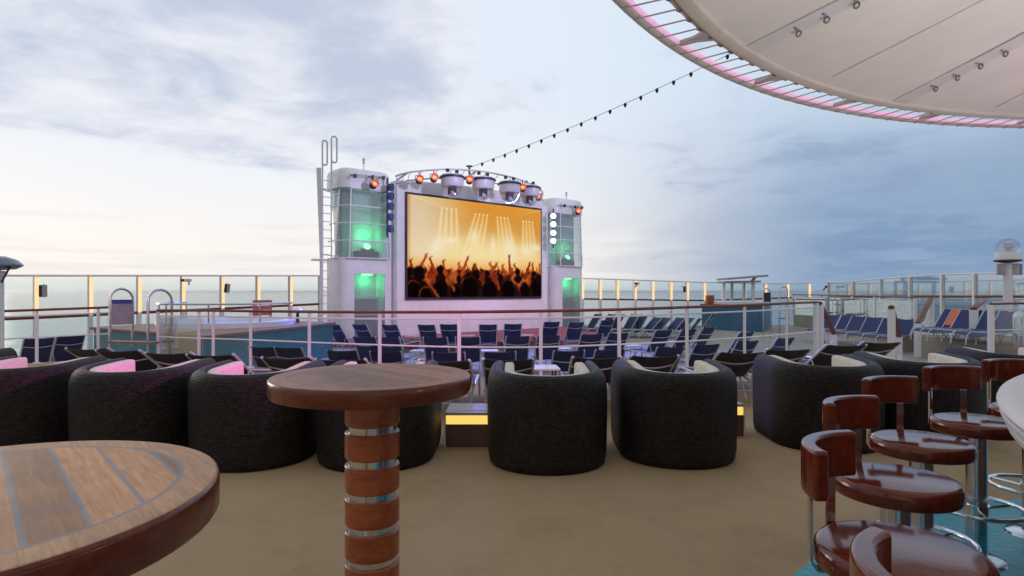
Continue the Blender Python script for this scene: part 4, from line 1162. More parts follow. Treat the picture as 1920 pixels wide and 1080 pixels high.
def moving_light(label):
    r = thing('moving_light', (0, 0, 0), label, 'stage light', EA, 'domed moving lights under the truss')
    m = MB(); m.lathe([(0, -0.10), (0.46, -0.10), (0.515, -0.14), (0.515, -0.19), (0.44, -0.20)], 36); m.build('top_ring', 'black_plastic', r, smooth=True)
    m = MB(); m.lathe([(0.0, -0.05), (0.40, -0.05), (0.45, -0.12), (0.45, -0.20), (0.445, -0.45), (0.41, -0.53), (0.0, -0.53)], 36); m.build('hood', 'hood_grey', r, smooth=True)
    for x in (-0.22, 0.22):
        m = MB(); m.bar((x, 0, -0.08), (x, 0, 0.12), 0.05, 0.05); m.box((x, 0, 0.10), (0.09, 0.12, 0.12))
        m.build('hanging_clamp', 'dark_metal', r)
    pr = [(0.40 * math.cos(R(a)), -0.53 - 0.44 * math.sin(R(a))) for a in range(0, 90, 9)] + [(0, -0.97)]
    m = MB(); m.lathe(pr, 32); m.build('bubble', 'dome_glass', r, smooth=True)
    m = MB(); m.box((0, 0, -0.60), (0.26, 0.24, 0.14)); m.box((-0.14, 0, -0.72), (0.05, 0.14, 0.22)); m.box((0.14, 0, -0.72), (0.05, 0.14, 0.22)); m.build('yoke', 'dark_metal', r, bev=0.01)
    m = MB(); m.lathe([(0, 0), (0.10, 0), (0.11, 0.10), (0.085, 0.24), (0, 0.26)], 18, (0, 0.06, -0.72), axis=(0.1, -0.7, -0.7)); m.build('lamp_head', 'hood_grey', r, smooth=True)
    return r
ML = [(848, 345.5, 1.45, 'leftmost of the four domed moving lights hanging over the screen'), (906, 350, 1.65, 'second domed moving light from the left over the screen'), (955.5, 357, 1.5, 'third domed moving light from the left over the screen'), (993, 364, 1.0, 'rightmost and partly hidden domed moving light over the screen')]
ml0 = None
for (px, py, o, lab) in ML:
    if ml0 is None: r = ml0 = moving_light(lab)
    else: r = copy_tree(ml0); r['label'] = lab
    l = SL(px, py, o); l.z += 0.42; r.location = SW(l)
def par_light(label):
    r = thing('par_light', (0, 0, 0), label, 'spotlight', 0, 'orange lit spotlights')
    m = MB(); m.lathe([(0.10, 0.16), (0.135, 0.10), (0.135, -0.12), (0.11, -0.13)], 22, axis=(0, -1, 0)); m.lathe([(0, -0.12), (0.12, -0.12)], 22, axis=(0, -1, 0)); m.build('can', 'dark_metal', r, smooth=True)
    m = MB(); m.lathe([(0, 0.10), (0.085, 0.105), (0.09, 0.09)], 22, axis=(0, -1, 0)); m.build('lens', 'par_glow', r, smooth=True)
    m = MB(); m.lathe([(0.09, 0.165), (0.15, 0.165), (0.15, 0.14), (0.09, 0.14)], 22, axis=(0, -1, 0)); m.build('filter_rim', 'par_rim', r, smooth=True)
    m = MB(); m.tube([(-0.155, 0, 0), (-0.155, 0, 0.16), (0, 0, 0.21), (0.155, 0, 0.16), (0.155, 0, 0)], 0.015, 6); m.tube([(0, 0, 0.21), (0, 0, 0.36)], 0.02, 6); m.build('yoke', 'dark_metal', r, smooth=True)
    return r
PL = [(786.5, 337.5, 0.95, 0.2, 'leftmost orange spotlight hanging from the truss over the screen'), (814, 334.5, 1.2, 0.2, 'brightest orange spotlight on the truss, left of the first domed light'),
      (880.5, 338, 1.6, 0.1, 'orange spotlight between the first and second domed lights'), (980, 353, 1.55, 0.1, 'orange spotlight between the third and last domed lights'),
      (1009.5, 370, 0.75, 0.0, 'lowest orange spotlight at the right end of the truss'), (701, 346.5, 0.35, 0.35, 'tilted orange spotlight on the left tower under its roof'),
      (1084.5, 397, 0.35, 0.15, 'orange spotlight on the right tower under its roof')]
pl0 = None
for (px, py, o, tilt, lab) in PL:
    if pl0 is None: r = pl0 = par_light(lab)
    else: r = copy_tree(pl0); r['label'] = lab
    r.location = SW(SL(px, py, o))
    dv = Vector((0, 0, CH)) - r.location
    r.rotation_euler = (R(-14), 0, math.atan2(dv.y, dv.x) + PI / 2 + tilt)
for (pa, pb, py, lab) in ((655, 724, 327.5, 'white pipe bracket with clamps across the roof of the left tower'), (1052, 1094, 384, 'white pipe bracket with clamps across the roof of the right tower')):
    a, b = SL(pa, py - 1, 0.30), SL(pb, py + 4, 0.30)
    r = thing('lamp_bracket', SW(a), lab, 'bracket', EA)
    d = b - a
    m = MB(); m.tube([(0, 0, 0), (d.x, d.y, d.z)], 0.03, 8); m.build('pipe', 'hood_grey', r, smooth=True)
    m = MB()
    for t in (0.15, 0.62, 0.92): m.bar((d.x * t, d.y * t, d.z * t), (d.x * t, d.y * t + 0.5, d.z * t + 0.02), 0.035, 0.035); m.box((d.x * t, d.y * t, d.z * t - 0.05), (0.10, 0.10, 0.14))
    m.build('clamp', 'dark_metal', r)
# lamp columns
def lamp_column(label, pts, glow, aim, n_):
    a, b = SW(pts[0]), SW(pts[-1])
    r = thing('lamp_column', a, label, 'stage light')
    m = MB(); back = aim * -0.16
    m.tube([a + back + Vector((0, 0, 0.35)), b + back - Vector((0, 0, 0.35))], 0.035, 8); m.build('pole', 'dark_metal', r, True, True)
    for p in pts:
        w = SW(p)
        q = MB(); q.lathe([(0.05, -0.16), (0.12, -0.14), (0.155, 0.0), (0.155, 0.05), (0.13, 0.05)], 22, w, axis=aim); h = q.build('lamp_can', 'blue_lamp_off' , r, True, True)
        q = MB(); q.lathe([(0, 0.045), (0.125, 0.035), (0.13, 0.02)], 22, w, axis=aim); q.build('lens', 'blue_lamp_glow' if glow else 'blue_lamp_off', h, False, True)
        for v in h.children[0].data.vertices: v.co -= r.location
    m = MB()
    for p in pts: m.bar(SW(p) + back, SW(p) + back + Vector((0.0, 0.0, 0.17)), 0.3, 0.02)
    m.build('yoke', 'dark_metal', r, True)
    return r
aimc = (Vector((0, 0, 1.0)) - SW(SL(1037, 430, 0.5))); aimc.normalize()
lamp_column('column of four glowing blue white lamps between the screen and the right tower', [SL(1037.5, y, 0.5) for y in (405, 420.5, 436.5, 451.5)], True, aimc, 4)
lamp_column('column of five unlit dark blue lamps between the left tower and the screen', [SL(733, y, 0.35) for y in (351, 368, 387, 407, 429)], False, Vector((0.93, -0.33, -0.1)).normalized(), 5)

# ------------------------------------------------------------------ string of lamps from the truss up to the ship's mast
sg = thing('festoon_cable', SW(SL(880, 316, 1.4)), 'drooping cable of small dark bulbs rising from the stage truss to the upper right', 'string lights')
A0 = SW(SL(880, 314.5, 1.4)); B0 = Vector((13.6, 13.0, 11.35))
def fest(t):
    p = A0.lerp(B0, t); p.z -= 1.1 * 4 * t * (1 - t) * 0.45
    return p
cab = [fest(k / 60) for k in range(61)]
m = MB(); m.tube(cab, 0.009, 5); m.build('cable', 'cable_black', sg, True, True)
pbase = MB(); pbase.tube([A0 + Vector((0, 0, -0.25)), A0 + Vector((0, 0, 0.1))], 0.045, 8); pbase.box(A0 + Vector((0, 0, 0.06)), (0.25, 0.06, 0.06)); pbase.build('cable_anchor', 'dark_metal', sg, True)
t = 0.035; k = 0
while t < 0.80 and k < 30:
    p = fest(t)
    m = MB(); m.lathe([(0, 0.02), (0.025, 0.02), (0.058, -0.02), (0.055, -0.05), (0.024, -0.125), (0, -0.13)], 10, p); m.build('bulb', 'cable_black', sg, True, True)
    t += 0.0295; k += 1
# ================================================================== sun loungers
def lounger_proto(label, ang, sling, width=0.56, towel=None):
    """foot end towards +y, hinge of the backrest at the origin"""
    r = thing('sun_lounger', (0, 0, 0), label, 'sun lounger')
    hw = width / 2; SH = 0.31; LB = 0.76
    ca, sa = math.cos(R(ang)), math.sin(R(ang))
    def bk(t, off=0.0): return Vector((0, -t * ca - off * sa, SH + t * sa - off * ca))      # point on the backrest line; off > 0 lies behind it
    m = MB()
    for s in (-1, 1):
        x = Vector((s * hw, 0, 0))
        m.tube([Vector((s * hw, -0.32, SH - 0.03)), Vector((s * hw, 0.0, SH)), Vector((s * hw, 0.95, SH)), Vector((s * hw, 1.08, SH - 0.02)), Vector((s * hw, 1.18, SH - 0.09)), Vector((s * hw, 1.23, SH - 0.2))], 0.017, 6)
    m.tube([(-hw, 0.93, SH), (hw, 0.93, SH)], 0.014, 6); m.tube([(-hw, -0.30, SH - 0.03), (hw, -0.30, SH - 0.03)], 0.014, 6)
    m.build('seat_frame', 'lounger_frame', r, smooth=True)
    for s in (-1, 1):
        m = MB(); m.tube([(s * hw, 1.23, SH - 0.2), (s * hw, 1.25, 0.0)], 0.016, 6); m.build('leg', 'lounger_frame', r, smooth=True)
        m = MB(); m.tube([(s * (hw - 0.02), 0.10, SH), (s * (hw - 0.02), -0.20, 0.0), (s * (hw - 0.02), -0.34, SH - 0.03)], 0.015, 6); m.build('leg', 'lounger_frame', r, smooth=True)
    m = MB()
    for s in (-1, 1): m.tube([bk(0) + Vector((s * hw, 0, 0)), bk(LB) + Vector((s * hw, 0, 0)), bk(LB + 0.03) + Vector((s * (hw - 0.01), 0, 0))], 0.017, 6)
    bow = [bk(0.56, 0.012 + 0.05 * math.sin(PI * k / 8)) + Vector((-hw + width * k / 8, 0, 0)) for k in range(9)]
    m.tube(bow, 0.010, 6)
    m.tube([bk(0.3) + Vector((hw, 0, 0)), Vector((hw - 0.01, -0.22 - 0.2 * ca, 0.18)), Vector((-hw + 0.01, -0.22 - 0.2 * ca, 0.18)), bk(0.3) + Vector((-hw, 0, 0))], 0.010, 6)
    m.build('back_frame', 'lounger_frame', r, smooth=True)
    # slings: slightly sagging cloth
    def cloth(f, nu, nvv, th):
        m = MB(); vs = []; fs = []
        for j in range(nvv + 1):
            for i in range(nu + 1): vs.append(f(i / nu, j / nvv, 0))
        k = len(vs)
        for j in range(nvv + 1):
            for i in range(nu + 1): vs.append(f(i / nu, j / nvv, th))
        w = nu + 1
        for j in range(nvv):
            for i in range(nu):
                q = (j * w + i, j * w + i + 1, (j + 1) * w + i + 1, (j + 1) * w + i)
                fs.append(q); fs.append(tuple(k + a for a in q[::-1]))
        for i in range(nu):
            fs.append((i + 1, i, k + i, k + i + 1)); b = nvv * w; fs.append((b + i, b + i + 1, k + b + i + 1, k + b + i))
        for j in range(nvv):
            fs.append((j * w, (j + 1) * w, k + (j + 1) * w, k + j * w)); fs.append(((j + 1) * w + nu, j * w + nu, k + j * w + nu, k + (j + 1) * w + nu))
        m.add(vs, fs); return m
    cw = width - 0.03
    cloth(lambda u, v, th: bk(0.03 + (LB - 0.0) * v, 0.02 * math.sin(PI * u) + th) + Vector(((u - 0.5) * cw, 0, 0)), 6, 3, 0.008).build('backrest_sling', sling, r, smooth=True)
    cloth(lambda u, v, th: Vector(((u - 0.5) * cw, 1.16 * v, SH + 0.012 - 0.03 * math.sin(PI * u) - th - (0.06 * max(0, (v - 0.85) / 0.15)) ** 1.0)), 6, 6, 0.008).build('seat_sling', sling, r, smooth=True)
    if towel:
        cloth(lambda u, v, th: bk(0.10 + (LB - 0.06) * v, -0.012 - th + 0.02 * math.sin(PI * u)) + Vector(((u - 0.5) * cw * 0.9, 0, 0)), 6, 3, 0.012).build('towel', towel, r, smooth=True)
    return r, LB * ca, SH + (LB + 0.03) * sa
protos = {}
def lounger(px, py, zf, heading, kind, label, group, depth=None):
    """place by the photo pixel of the middle of its backrest's top edge; heading: angle of the foot end, 0 = away from us, + = to the left"""
    ang, sling = {'low': (30, 'sling_dark'), 'up': (54, 'sling_navy'), 'blue': (41, 'sling_blue')}[kind]
    if kind not in protos:
        protos[kind] = list(lounger_proto(label, ang, sling)) + [False]
    p, run, top = protos[kind][:3]
    g = P(px, py, depth) if depth else G(px, py, zf + top)
    if protos[kind][3]: r = copy_tree(p)
    else: r = p; protos[kind][3] = True
    rot = Matrix.Rotation(heading, 3, 'Z')
    b = Vector((g.x, g.y, 0)) - rot @ Vector((0, -run, 0))
    r.location = (b.x, b.y, zf); r.rotation_euler = (0, 0, heading)
    r['label'] = label; r['group'] = group
    return r
gN = 'dark loungers on the terrace in front of the railing'
near = [(165, 652.5), (222, 656), (317, 660.5), (395, 664), (538, 669.5), (639, 672.5), (833, 674.5), (953, 672), (1119, 669), (1227, 666), (1390, 659.5), (1478, 654), (1586, 646), (1652, 641)]
nl = ['black reclined lounger just right of the two large grey ones at far left', 'black reclined lounger below the steel pool hoops, left one of the pair', 'black reclined lounger in front of the pink railing posts, under the wooden tread', 'black reclined lounger above the leftmost fully visible wicker chair with pink cushion',
      'black reclined lounger directly left of the polished round table', 'black reclined lounger half hidden behind the left of the polished round table top', 'black reclined lounger behind the right edge of the polished table, above the amber box',
      'black reclined lounger seen over the wicker chair in the middle', 'black reclined lounger whose back fills the gap between the two central wicker chairs', 'black reclined lounger rising behind the wicker chair with the tan cushion block',
      'black reclined lounger with pale bow bar left of the second chair from the right pair', 'black reclined lounger before the end post of the long curved railing', 'black reclined lounger at the head of the short stairs', 'rightmost black reclined lounger, beside the white stair post']
for (q, l) in zip(near, nl): lounger(q[0], q[1], 0.0, 0.0, 'low', l, gN)
FOC = Vector((-1.2, 25.5))
def head_to_focus(px, py, z):
    g = G(px, py, z); d = FOC - Vector((g.x, g.y)); return math.atan2(-d.x, d.y)
gP = 'navy loungers on the pool deck facing the stage'
zt = PD + 0.31 + 0.79 * math.sin(R(54))
rows = [('first pool deck row past the railing', [(491, 650), (540, 651), (641, 656.5), (723, 658.5), (841, 660), (937, 659), (1067, 657), (1144, 655), (1257, 650), (1326, 645), (1402, 638.5), (1473, 633)]),
        ('middle pool deck row', [(683, 631), (727, 631.5), (816, 632), (877, 631.5), (971, 630), (1029, 628.5), (1110, 626), (1160, 624), (1245, 618.5), (1292, 617), (1330, 613.5), (1400, 622)]),
        ('back row before the stage', [(625, 608), (674, 608), (730, 608.5), (799, 608.5), (841, 607.5), (915, 608), (962, 607), (1035, 603), (1081, 604), (1140, 600), (1312, 596.5), (1337, 589.5)])]
for rn, pts in rows:
    for i, (x, y) in enumerate(pts):
        if rn.startswith('back') and x > 1200: h = R(58)
        else: h = head_to_focus(x, y, zt) * ((0.45 if rn.startswith('back') else 0.8) if x > 960 else 0.8)
        lounger(x, y, PD, h, 'up', 'navy lounger with raised back, %s from left, %s' % (ORD[i], rn), gP)
for i, (x, y) in enumerate([(74, 633.5), (133, 629.5)]):
    lounger(x, y, PD, R(52), 'up', ('leftmost grey backed lounger turned to the sea behind the straight railing', 'grey backed lounger turned to the sea, nearer the pool steps')[i], 'loungers behind the far left railing')
gB = 'bright blue loungers at the starboard pool side'
for i, (x, y, d) in enumerate([(1563, 580, 24.5), (1592, 580.5, 24.0), (1612, 581, 23.0), (1640, 582, 22.2), (1672, 582, 21.4), (1700, 584, 20.6)]):
    l = lounger(x, y, PD, R(128), 'blue', 'bright blue lounger facing left between the two stair handrails, %s from the left' % ORD[i], gB, d)
    l.location.z = PD + 0.22
for i, (x, y, d) in enumerate([(1790, 571, 17.6), (1822, 571.5, 17.0), (1868, 574, 16.4), (1898, 576, 15.8)]):
    l = lounger(x, y, TD, R(120), 'blue', ('bright blue lounger above the white lit steps, next to the orange towel', 'bright blue lounger above the white steps, right of the orange towel', 'bright blue lounger behind the wooden rail right of the white steps', 'bright blue lounger behind the short glass railing at the right edge')[i], 'loungers on the raised terrace', d)
    l.location.z = TD
ot, run, top = lounger_proto('blue lounger with an orange towel over its backrest above the white steps', 41, 'sling_blue', towel='orange_towel')
g = P(1806, 571, 17.3); rot = Matrix.Rotation(R(120), 3, 'Z'); b = Vector((g.x, g.y, 0)) - rot @ Vector((0, -run, 0))
ot.location = (b.x, b.y, TD); ot.rotation_euler = (0, 0, R(120)); ot['group'] = 'loungers on the raised terrace'
gF = 'loungers along the stern windscreen'
for i in range(9):
    x = 1122 + i * 21.5 + (4 if i % 2 else 0)
    l = lounger(x, 577.5 + i * 0.25, PD, R(118), 'blue' if i > 4 else 'up', 'far lounger under the stern windscreen right of the right tower, %s from the left' % ORD[i], gF, 27.5 - i * 0.15)
    l.location.z = PD + 0.02
for i, (x, y, d) in enumerate([(1600, 565, 30.5), (1645, 565, 28.5), (1690, 566, 26.5)]):
    l = lounger(x, y, TD, R(110), 'blue', 'far blue lounger on the raised terrace behind the pale pink posts, %s from the left' % ORD[i], 'loungers on the raised terrace', d)
    l.location.z = TD

# ------------------------------------------------------------------ low white side tables
def side_table(label):
    r = thing('side_table', (0, 0, 0), label, 'side table', group='low white side tables among the loungers')
    m = MB(); m.box((0, 0, 0.385), (0.46, 0.46, 0.03)); m.build('table_top', 'table_top_white', r, bev=0.008)
    for x in (-1, 1):
        for y in (-1, 1):
            q = MB(); q.tube([(x * 0.19, y * 0.19, 0.37), (x * 0.21, y * 0.21, 0)], 0.014, 6); q.build('leg', 'lounger_frame', r, smooth=True)
    return r
sts = [(775, 629.5, PD, 'low white side table before the stage, left of the middle'), (787, 656.5, PD, 'low white side table beyond the polished round table'), (877, 628.5, PD, 'low white side table beside the back row left of the centre post'),
       (918, 656.5, PD, 'low white side table between two navy loungers left of centre'), (988, 627.5, PD, 'low white side table in the back row right of the centre'), (1055, 652, PD, 'low white side table with glasses of light, middle of the pool deck'),
       (1186, 647, PD, 'low white side table right of the white railing post, on the pool deck'), (1268, 640, PD, 'low white side table beside the right hand navy loungers'), (1016, 687.5, 0.0, 'low white side table seen over the middle wicker chair'), (1230, 700, 0.0, 'low white side table seen inside the wicker chair with tan cushion')]
s0 = None
for (x, y, zf, lab) in sts:
    if s0 is None: r = s0 = side_table(lab)
    else: r = copy_tree(s0); r['label'] = lab
    g = G(x, y, zf + 0.4); r.location = (g.x, g.y, zf); r.rotation_euler = (0, 0, head_to_focus(x, y, zf + 0.4) * 0.7)

# ================================================================== wicker tub chairs
def upath(hw, L, rr, n=26):
    """U outline from the right arm's front round the back to the left arm's front; open towards +y"""
    pts = [(hw, L * (1 - k / 5)) for k in range(5)]
    pts += [(hw * math.cos(-PI * k / n), rr * math.sin(-PI * k / n)) for k in range(n + 1)]
    pts += [(-hw, L * (k + 1) / 5) for k in range(5)]
    return pts
def usweep(name, material, hw, L, rr, prof, parent, uv=True):
    """sweep a wall section (inset, z) along the U"""
    path = upath(hw, L, rr)
    n = len(path); m_ = len(prof)
    acc = [0.0]
    for a, b in zip(path, path[1:]): acc.append(acc[-1] + math.hypot(b[0] - a[0], b[1] - a[1]))
    pa = [0.0]
    for a, b in zip(prof, prof[1:]): pa.append(pa[-1] + math.hypot(b[0] - a[0], b[1] - a[1]))
    vs = []
    for i, (x, y) in enumerate(path):
        a, b = path[max(i - 1, 0)], path[min(i + 1, n - 1)]
        tx, ty = b[0] - a[0], b[1] - a[1]; l = math.hypot(tx, ty); nx, ny = -ty / l, tx / l     # inward
        if nx * (-x) + ny * (0.1 - y) < 0: nx, ny = -nx, -ny
        dip = 1.0 - 0.035 * max(0.0, min(1.0, (0.30 - y) / 0.75))
        for (o, z) in prof: vs.append((x + nx * o, y + ny * o, z * dip))
    fs = []; uvs = []
    for i in range(n - 1):
        for j in range(m_ - 1):
            fs.append((i * m_ + j, (i + 1) * m_ + j, (i + 1) * m_ + j + 1, i * m_ + j + 1))
            uvs += [(acc[i], pa[j]), (acc[i + 1], pa[j]), (acc[i + 1], pa[j + 1]), (acc[i], pa[j + 1])]
    for e in (0, n - 1):
        f = [e * m_ + j for j in range(m_)]
        if e: f = f[::-1]
        fs.append(tuple(f)); uvs += [(vs[q][0] , vs[q][2]) for q in f]
    me = bpy.data.meshes.new(name); me.from_pydata(vs, [], fs); me.update()
    u = me.uv_layers.new(name='UVMap')
    for i, q in enumerate(uvs): u.data[i].uv = q
    me.polygons.foreach_set('use_smooth', [True] * len(me.polygons))
    try: me.set_sharp_from_angle(angle=R(60))
    except Exception: pass
    me.materials.append(MATS[material])
    o = bpy.data.objects.new(name, me); COL.objects.link(o); o.parent = parent
    return o
def wicker_chair(label):
    r = thing('wicker_chair', (0, 0, 0), label, 'armchair', group='dark wicker tub chairs along the terrace')
    HW, L, RR = 0.505, 0.47, 0.47
    prof = [(0.035, 0.0), (0.014, 0.02), (0.0, 0.10), (-0.006, 0.40), (-0.006, 0.58), (-0.004, 0.66), (0.002, 0.715), (0.018, 0.755), (0.042, 0.785), (0.070, 0.801), (0.096, 0.803), (0.118, 0.795), (0.134, 0.77), (0.138, 0.70), (0.13, 0.10), (0.13, 0.0)]
    usweep('wicker_shell', 'wicker', HW, L, RR, prof, r)
    cp = [(0.138, 0.44), (0.138, 0.765), (0.142, 0.783), (0.155, 0.79), (0.205, 0.79), (0.220, 0.782), (0.226, 0.76), (0.232, 0.44)]
    usweep('back_cushion', 'cream_cushion', HW, L - 0.03, RR, cp, r)
    inner = [(x * 0.72, y * 0.72 if y < 0 else y) for x, y in upath(HW, L + 0.02, RR)]
    m = MB(); m.prism(inner, 0.30, 0.45); m.build('seat_cushion', 'cream_cushion', r, bev=0.03)
    m = MB(); m.prism([(x, y) for x, y in [(a * 0.74 / 0.72, b) for a, b in inner]], 0.05, 0.295); m.build('seat_base', 'wicker', r)
    return r
wl = [(-6.15, 6.45, 0.10, 'leftmost dark wicker tub chair, cut by the photo edge, with pink lit cushion'), (-4.55, 5.62, 0.04, 'dark wicker tub chair behind the worn round table, second from the left edge'), (-3.36, 5.42, 0.02, 'dark wicker tub chair with long pink lit cushion rim, above the worn table top'),
      (-2.25, 5.26, 0.0, 'dark wicker tub chair with pink lit cushion just left of the polished table'), (-1.175, 5.25, 0.0, 'dark wicker tub chair mostly hidden behind the polished round table'), (0.30, 5.185, 0.0, 'dark wicker tub chair facing away in the middle, right of the amber box'),
      (1.45, 5.34, -0.02, 'dark wicker tub chair touching the middle one on its right, tan cushion block inside'), (2.99, 5.80, -0.05, 'dark wicker tub chair with cream lining, glowing amber on its left side'), (4.12, 6.05, -0.10, 'dark wicker tub chair with cream lining behind the second bar stool backrests'),
      (5.60, 6.70, -0.14, 'dark wicker tub chair farthest right, behind the hindmost bar stools')]
w0 = None
for (x, y, a, lab) in wl:
    if w0 is None: r = w0 = wicker_chair(lab)
    else: r = copy_tree(w0); r['label'] = lab
    r.location = (x, y, 0); r.rotation_euler = (0, 0, a)

# ------------------------------------------------------------------ lit side tables between the wicker chairs
def glow_table(label):
    r = thing('glow_table', (0, 0, 0), label, 'side table', group='side tables with a glowing amber band')
    w, d = 0.52, 0.46
    m = MB(); m.box((0, 0, 0.105), (w, d, 0.21)); m.build('wooden_base', 'dark_wood_panel', r, bev=0.004)
    m = MB(); m.box((0, 0, 0.252), (w - 0.012, d - 0.012, 0.084)); m.build('glowing_band', 'amber_glow', r)
    m = MB(); m.box((0, 0, 0.307), (w + 0.01, d + 0.01, 0.026)); m.build('slab_top', 'slate_top', r, bev=0.003)
    m = MB(); m.box((0, 0, 0.3215), (w * 0.62, d * 0.62, 0.003)); m.build('top_inlay', 'slate_top', r)
    for s in (-1, 1):
        m = MB(); m.box((s * (w / 2 + 0.004), -d / 2 - 0.001, 0.145), (0.012, 0.012, 0.29)); m.build('edge_trim', 'rail_white', r)
    return r
q = glow_table('low side table with glowing amber band and slate top, fully seen between wicker chairs')
q.location = (-0.36, 5.86, 0)
q2 = copy_tree(q); q2['label'] = 'amber glowing side table, just a sliver right of the tan cushioned wicker chair'
q2.location = (2.06, 6.28, 0)

# ================================================================== round bar tables
def bar_table(label, top_mat):
    r = thing('bar_table', (0, 0, 0), label, 'table', group='round teak bar tables')
    TZt = 1.108
    m = MB(); m.lathe([(0, 0), (0.392, 0), (0.3955, -0.001)], 96); t = m.build('table_top', top_mat, r, smooth=False); t.location = (0, 0, TZt)
    m = MB(); m.lathe([(0.3955, -0.001), (0.3995, -0.004), (0.401, -0.010), (0.401, -0.060), (0.396, -0.068), (0.385, -0.070), (0, -0.070)], 96); rm_ = m.build('rim', 'mahogany_rim', r, smooth=True); rm_.location = (0, 0, TZt)
    z = TZt - 0.070
    m = MB(); m.lathe([(0.098, z), (0.098, z - 0.024)], 40); m.build('collar', 'steel', r, smooth=True)
    z -= 0.024
    while z > 0.12:
        m = MB(); m.lathe([(0.0, z), (0.106, z), (0.1095, z - 0.004), (0.1095, z - 0.101), (0.106, z - 0.105), (0, z - 0.105)], 48); m.build('wooden_drum', 'column_wood', r, smooth=True)
        m = MB(); m.lathe([(0.098, z - 0.105), (0.098, z - 0.133)], 40); m.build('steel_ring', 'steel', r, smooth=True)
        z -= 0.133
    m = MB(); m.lathe([(0.0, z), (0.1, z), (0.11, 0.03), (0.26, 0.014), (0.265, 0), (0, 0)], 48); m.build('foot_plate', 'steel', r, smooth=True)
    return r
bt = bar_table('polished round teak table with banded wooden column in the middle of the photo', 'teak_polished'); bt.location = (-0.572, 2.476, 0)
bt2 = bar_table('worn round teak table with grey caulked planks in the near left corner', 'teak_worn'); bt2.location = (-0.926, 0.995, 0)

# ================================================================== the bar, its stools and the canopy
br = thing('bar_counter', BC, 'curved pale stone bar counter at the right edge', 'bar')
CZ = 1.08
m = MB(); m.lathe([(2.45, CZ), (3.15, CZ), (3.175, CZ - 0.004), (3.19, CZ - 0.014), (3.195, CZ - 0.026)], 160); m.build('counter_top', 'terrazzo', br, smooth=True)
m = MB(); m.lathe([(3.195, CZ - 0.026), (3.19, CZ - 0.038), (3.182, CZ - 0.040), (3.182, CZ - 0.046), (3.188, CZ - 0.050), (3.183, CZ - 0.072), (3.175, CZ - 0.074), (3.172, CZ - 0.080), (3.176, CZ - 0.084), (3.168, CZ - 0.108), (3.13, CZ - 0.12), (2.45, CZ - 0.14), (2.45, CZ)], 160); m.build('counter_edge', 'terrazzo_edge', br, smooth=True)
m = MB(); m.lathe([(2.82, 0.0), (2.82, 0.12), (2.86, 0.12), (2.86, CZ - 0.14)], 120); m.build('front_panel', 'dark_wood_panel', br, smooth=True)

def bar_stool(label):
    """outward side (the backrest) towards +x"""
    r = thing('bar_stool', (0, 0, 0), label, 'bar stool', group='mahogany bar stools round the bar')
    m = MB(); m.lathe([(0, 0.755), (0.185, 0.755), (0.200, 0.751), (0.209, 0.741), (0.212, 0.728), (0.212, 0.702), (0.207, 0.690), (0.195, 0.685), (0, 0.685)], 64); m.build('seat', 'mahogany_gloss', r, smooth=True)
    m = MB(); m.lathe([(0, 0.685), (0.12, 0.685), (0.12, 0.676), (0.05, 0.670), (0.05, 0.02), (0.07, 0.014)], 32); m.build('pedestal', 'steel', r, smooth=True)
    m = MB(); m.lathe([(0, 0.02), (0.10, 0.018), (0.13, 0.010), (0.135, 0.0), (0, 0)], 40); m.build('base_plate', 'steel', r, smooth=True)
    m = MB(); m.tube(arc((0, 0, 0), 0.212, 0, 2 * PI, 48, 'xy', 0.285)[:-1], 0.0125, 10, True)
    for k in range(3):
        a = R(30 + 120 * k); m.tube([(0.045 * math.cos(a), 0.045 * math.sin(a), 0.275), (0.207 * math.cos(a), 0.207 * math.sin(a), 0.283)], 0.008, 8)
    m.lathe([(0.051, 0.25), (0.058, 0.25), (0.058, 0.30), (0.051, 0.30)], 24)
    m.build('foot_ring', 'chrome', r, smooth=True)
    # curved wooden backrest
    ri, ro, z0, z1, A = 0.202, 0.243, 0.882, 1.018, R(48)
    prof = [(ri, z0), (ro, z0), (ro, z1), (ri, z1)]
    m = MB(); n = 18; vs = []; fs = []
    for i in range(n + 1):
        a = -A + 2 * A * i / n
        for (q, z) in prof: vs.append((q * math.cos(a), q * math.sin(a), z))
    for i in range(n):
        for j in range(4): fs.append((i * 4 + j, i * 4 + (j + 1) % 4, (i + 1) * 4 + (j + 1) % 4, (i + 1) * 4 + j))
    fs += [(3, 2, 1, 0), (n * 4, n * 4 + 1, n * 4 + 2, n * 4 + 3)]
    m.add(vs, fs); m.build('backrest', 'mahogany_gloss', r, bev=0.011, seg=3)
    for s in (-1, 1):
        a = s * R(27); d = Vector((math.cos(a), math.sin(a), 0)); tt = Vector((-d.y, d.x, 0))
        m = MB()
        path = [d * 0.222 + Vector((0, 0, 0.88)), d * 0.222 + Vector((0, 0, 0.695)), d * 0.205 + Vector((0, 0, 0.672)), d * 0.10 + Vector((0, 0, 0.672))]
        for p, q in zip(path, path[1:]): m.bar(p, q, 0.032, 0.008, up=d if abs((q - p).normalized().z) > 0.9 else (0, 0, 1))
        m.build('back_post', 'chrome', r)
    return r
sl_ = [(0.78, 0.90, 168, 'nearest bar stool, only its curved backrest rising at the bottom edge'), (1.047, 1.63, 138, 'bar stool with the most curved looking backrest, nearest but one to the camera'), (1.43, 2.255, 121, 'bar stool in the middle of the row, glossy seat reflecting its backrest'),
       (1.916, 2.83, 107, 'bar stool fourth from the camera, seat before the lower wicker chair'), (2.50, 3.256, 95, 'bar stool fifth from the camera, its chrome pedestal and foot ring fully seen'), (3.10, 3.60, 92, 'farthest bar stool, backrest half hidden by the pale counter')]
b0_ = None
for (x, y, an, lab) in sl_:
    if b0_ is None: r = b0_ = bar_stool(lab)
    else: r = copy_tree(b0_); r['label'] = lab
    r.location = (x, y, 0.006)
    r.rotation_euler = (0, 0, R(an))

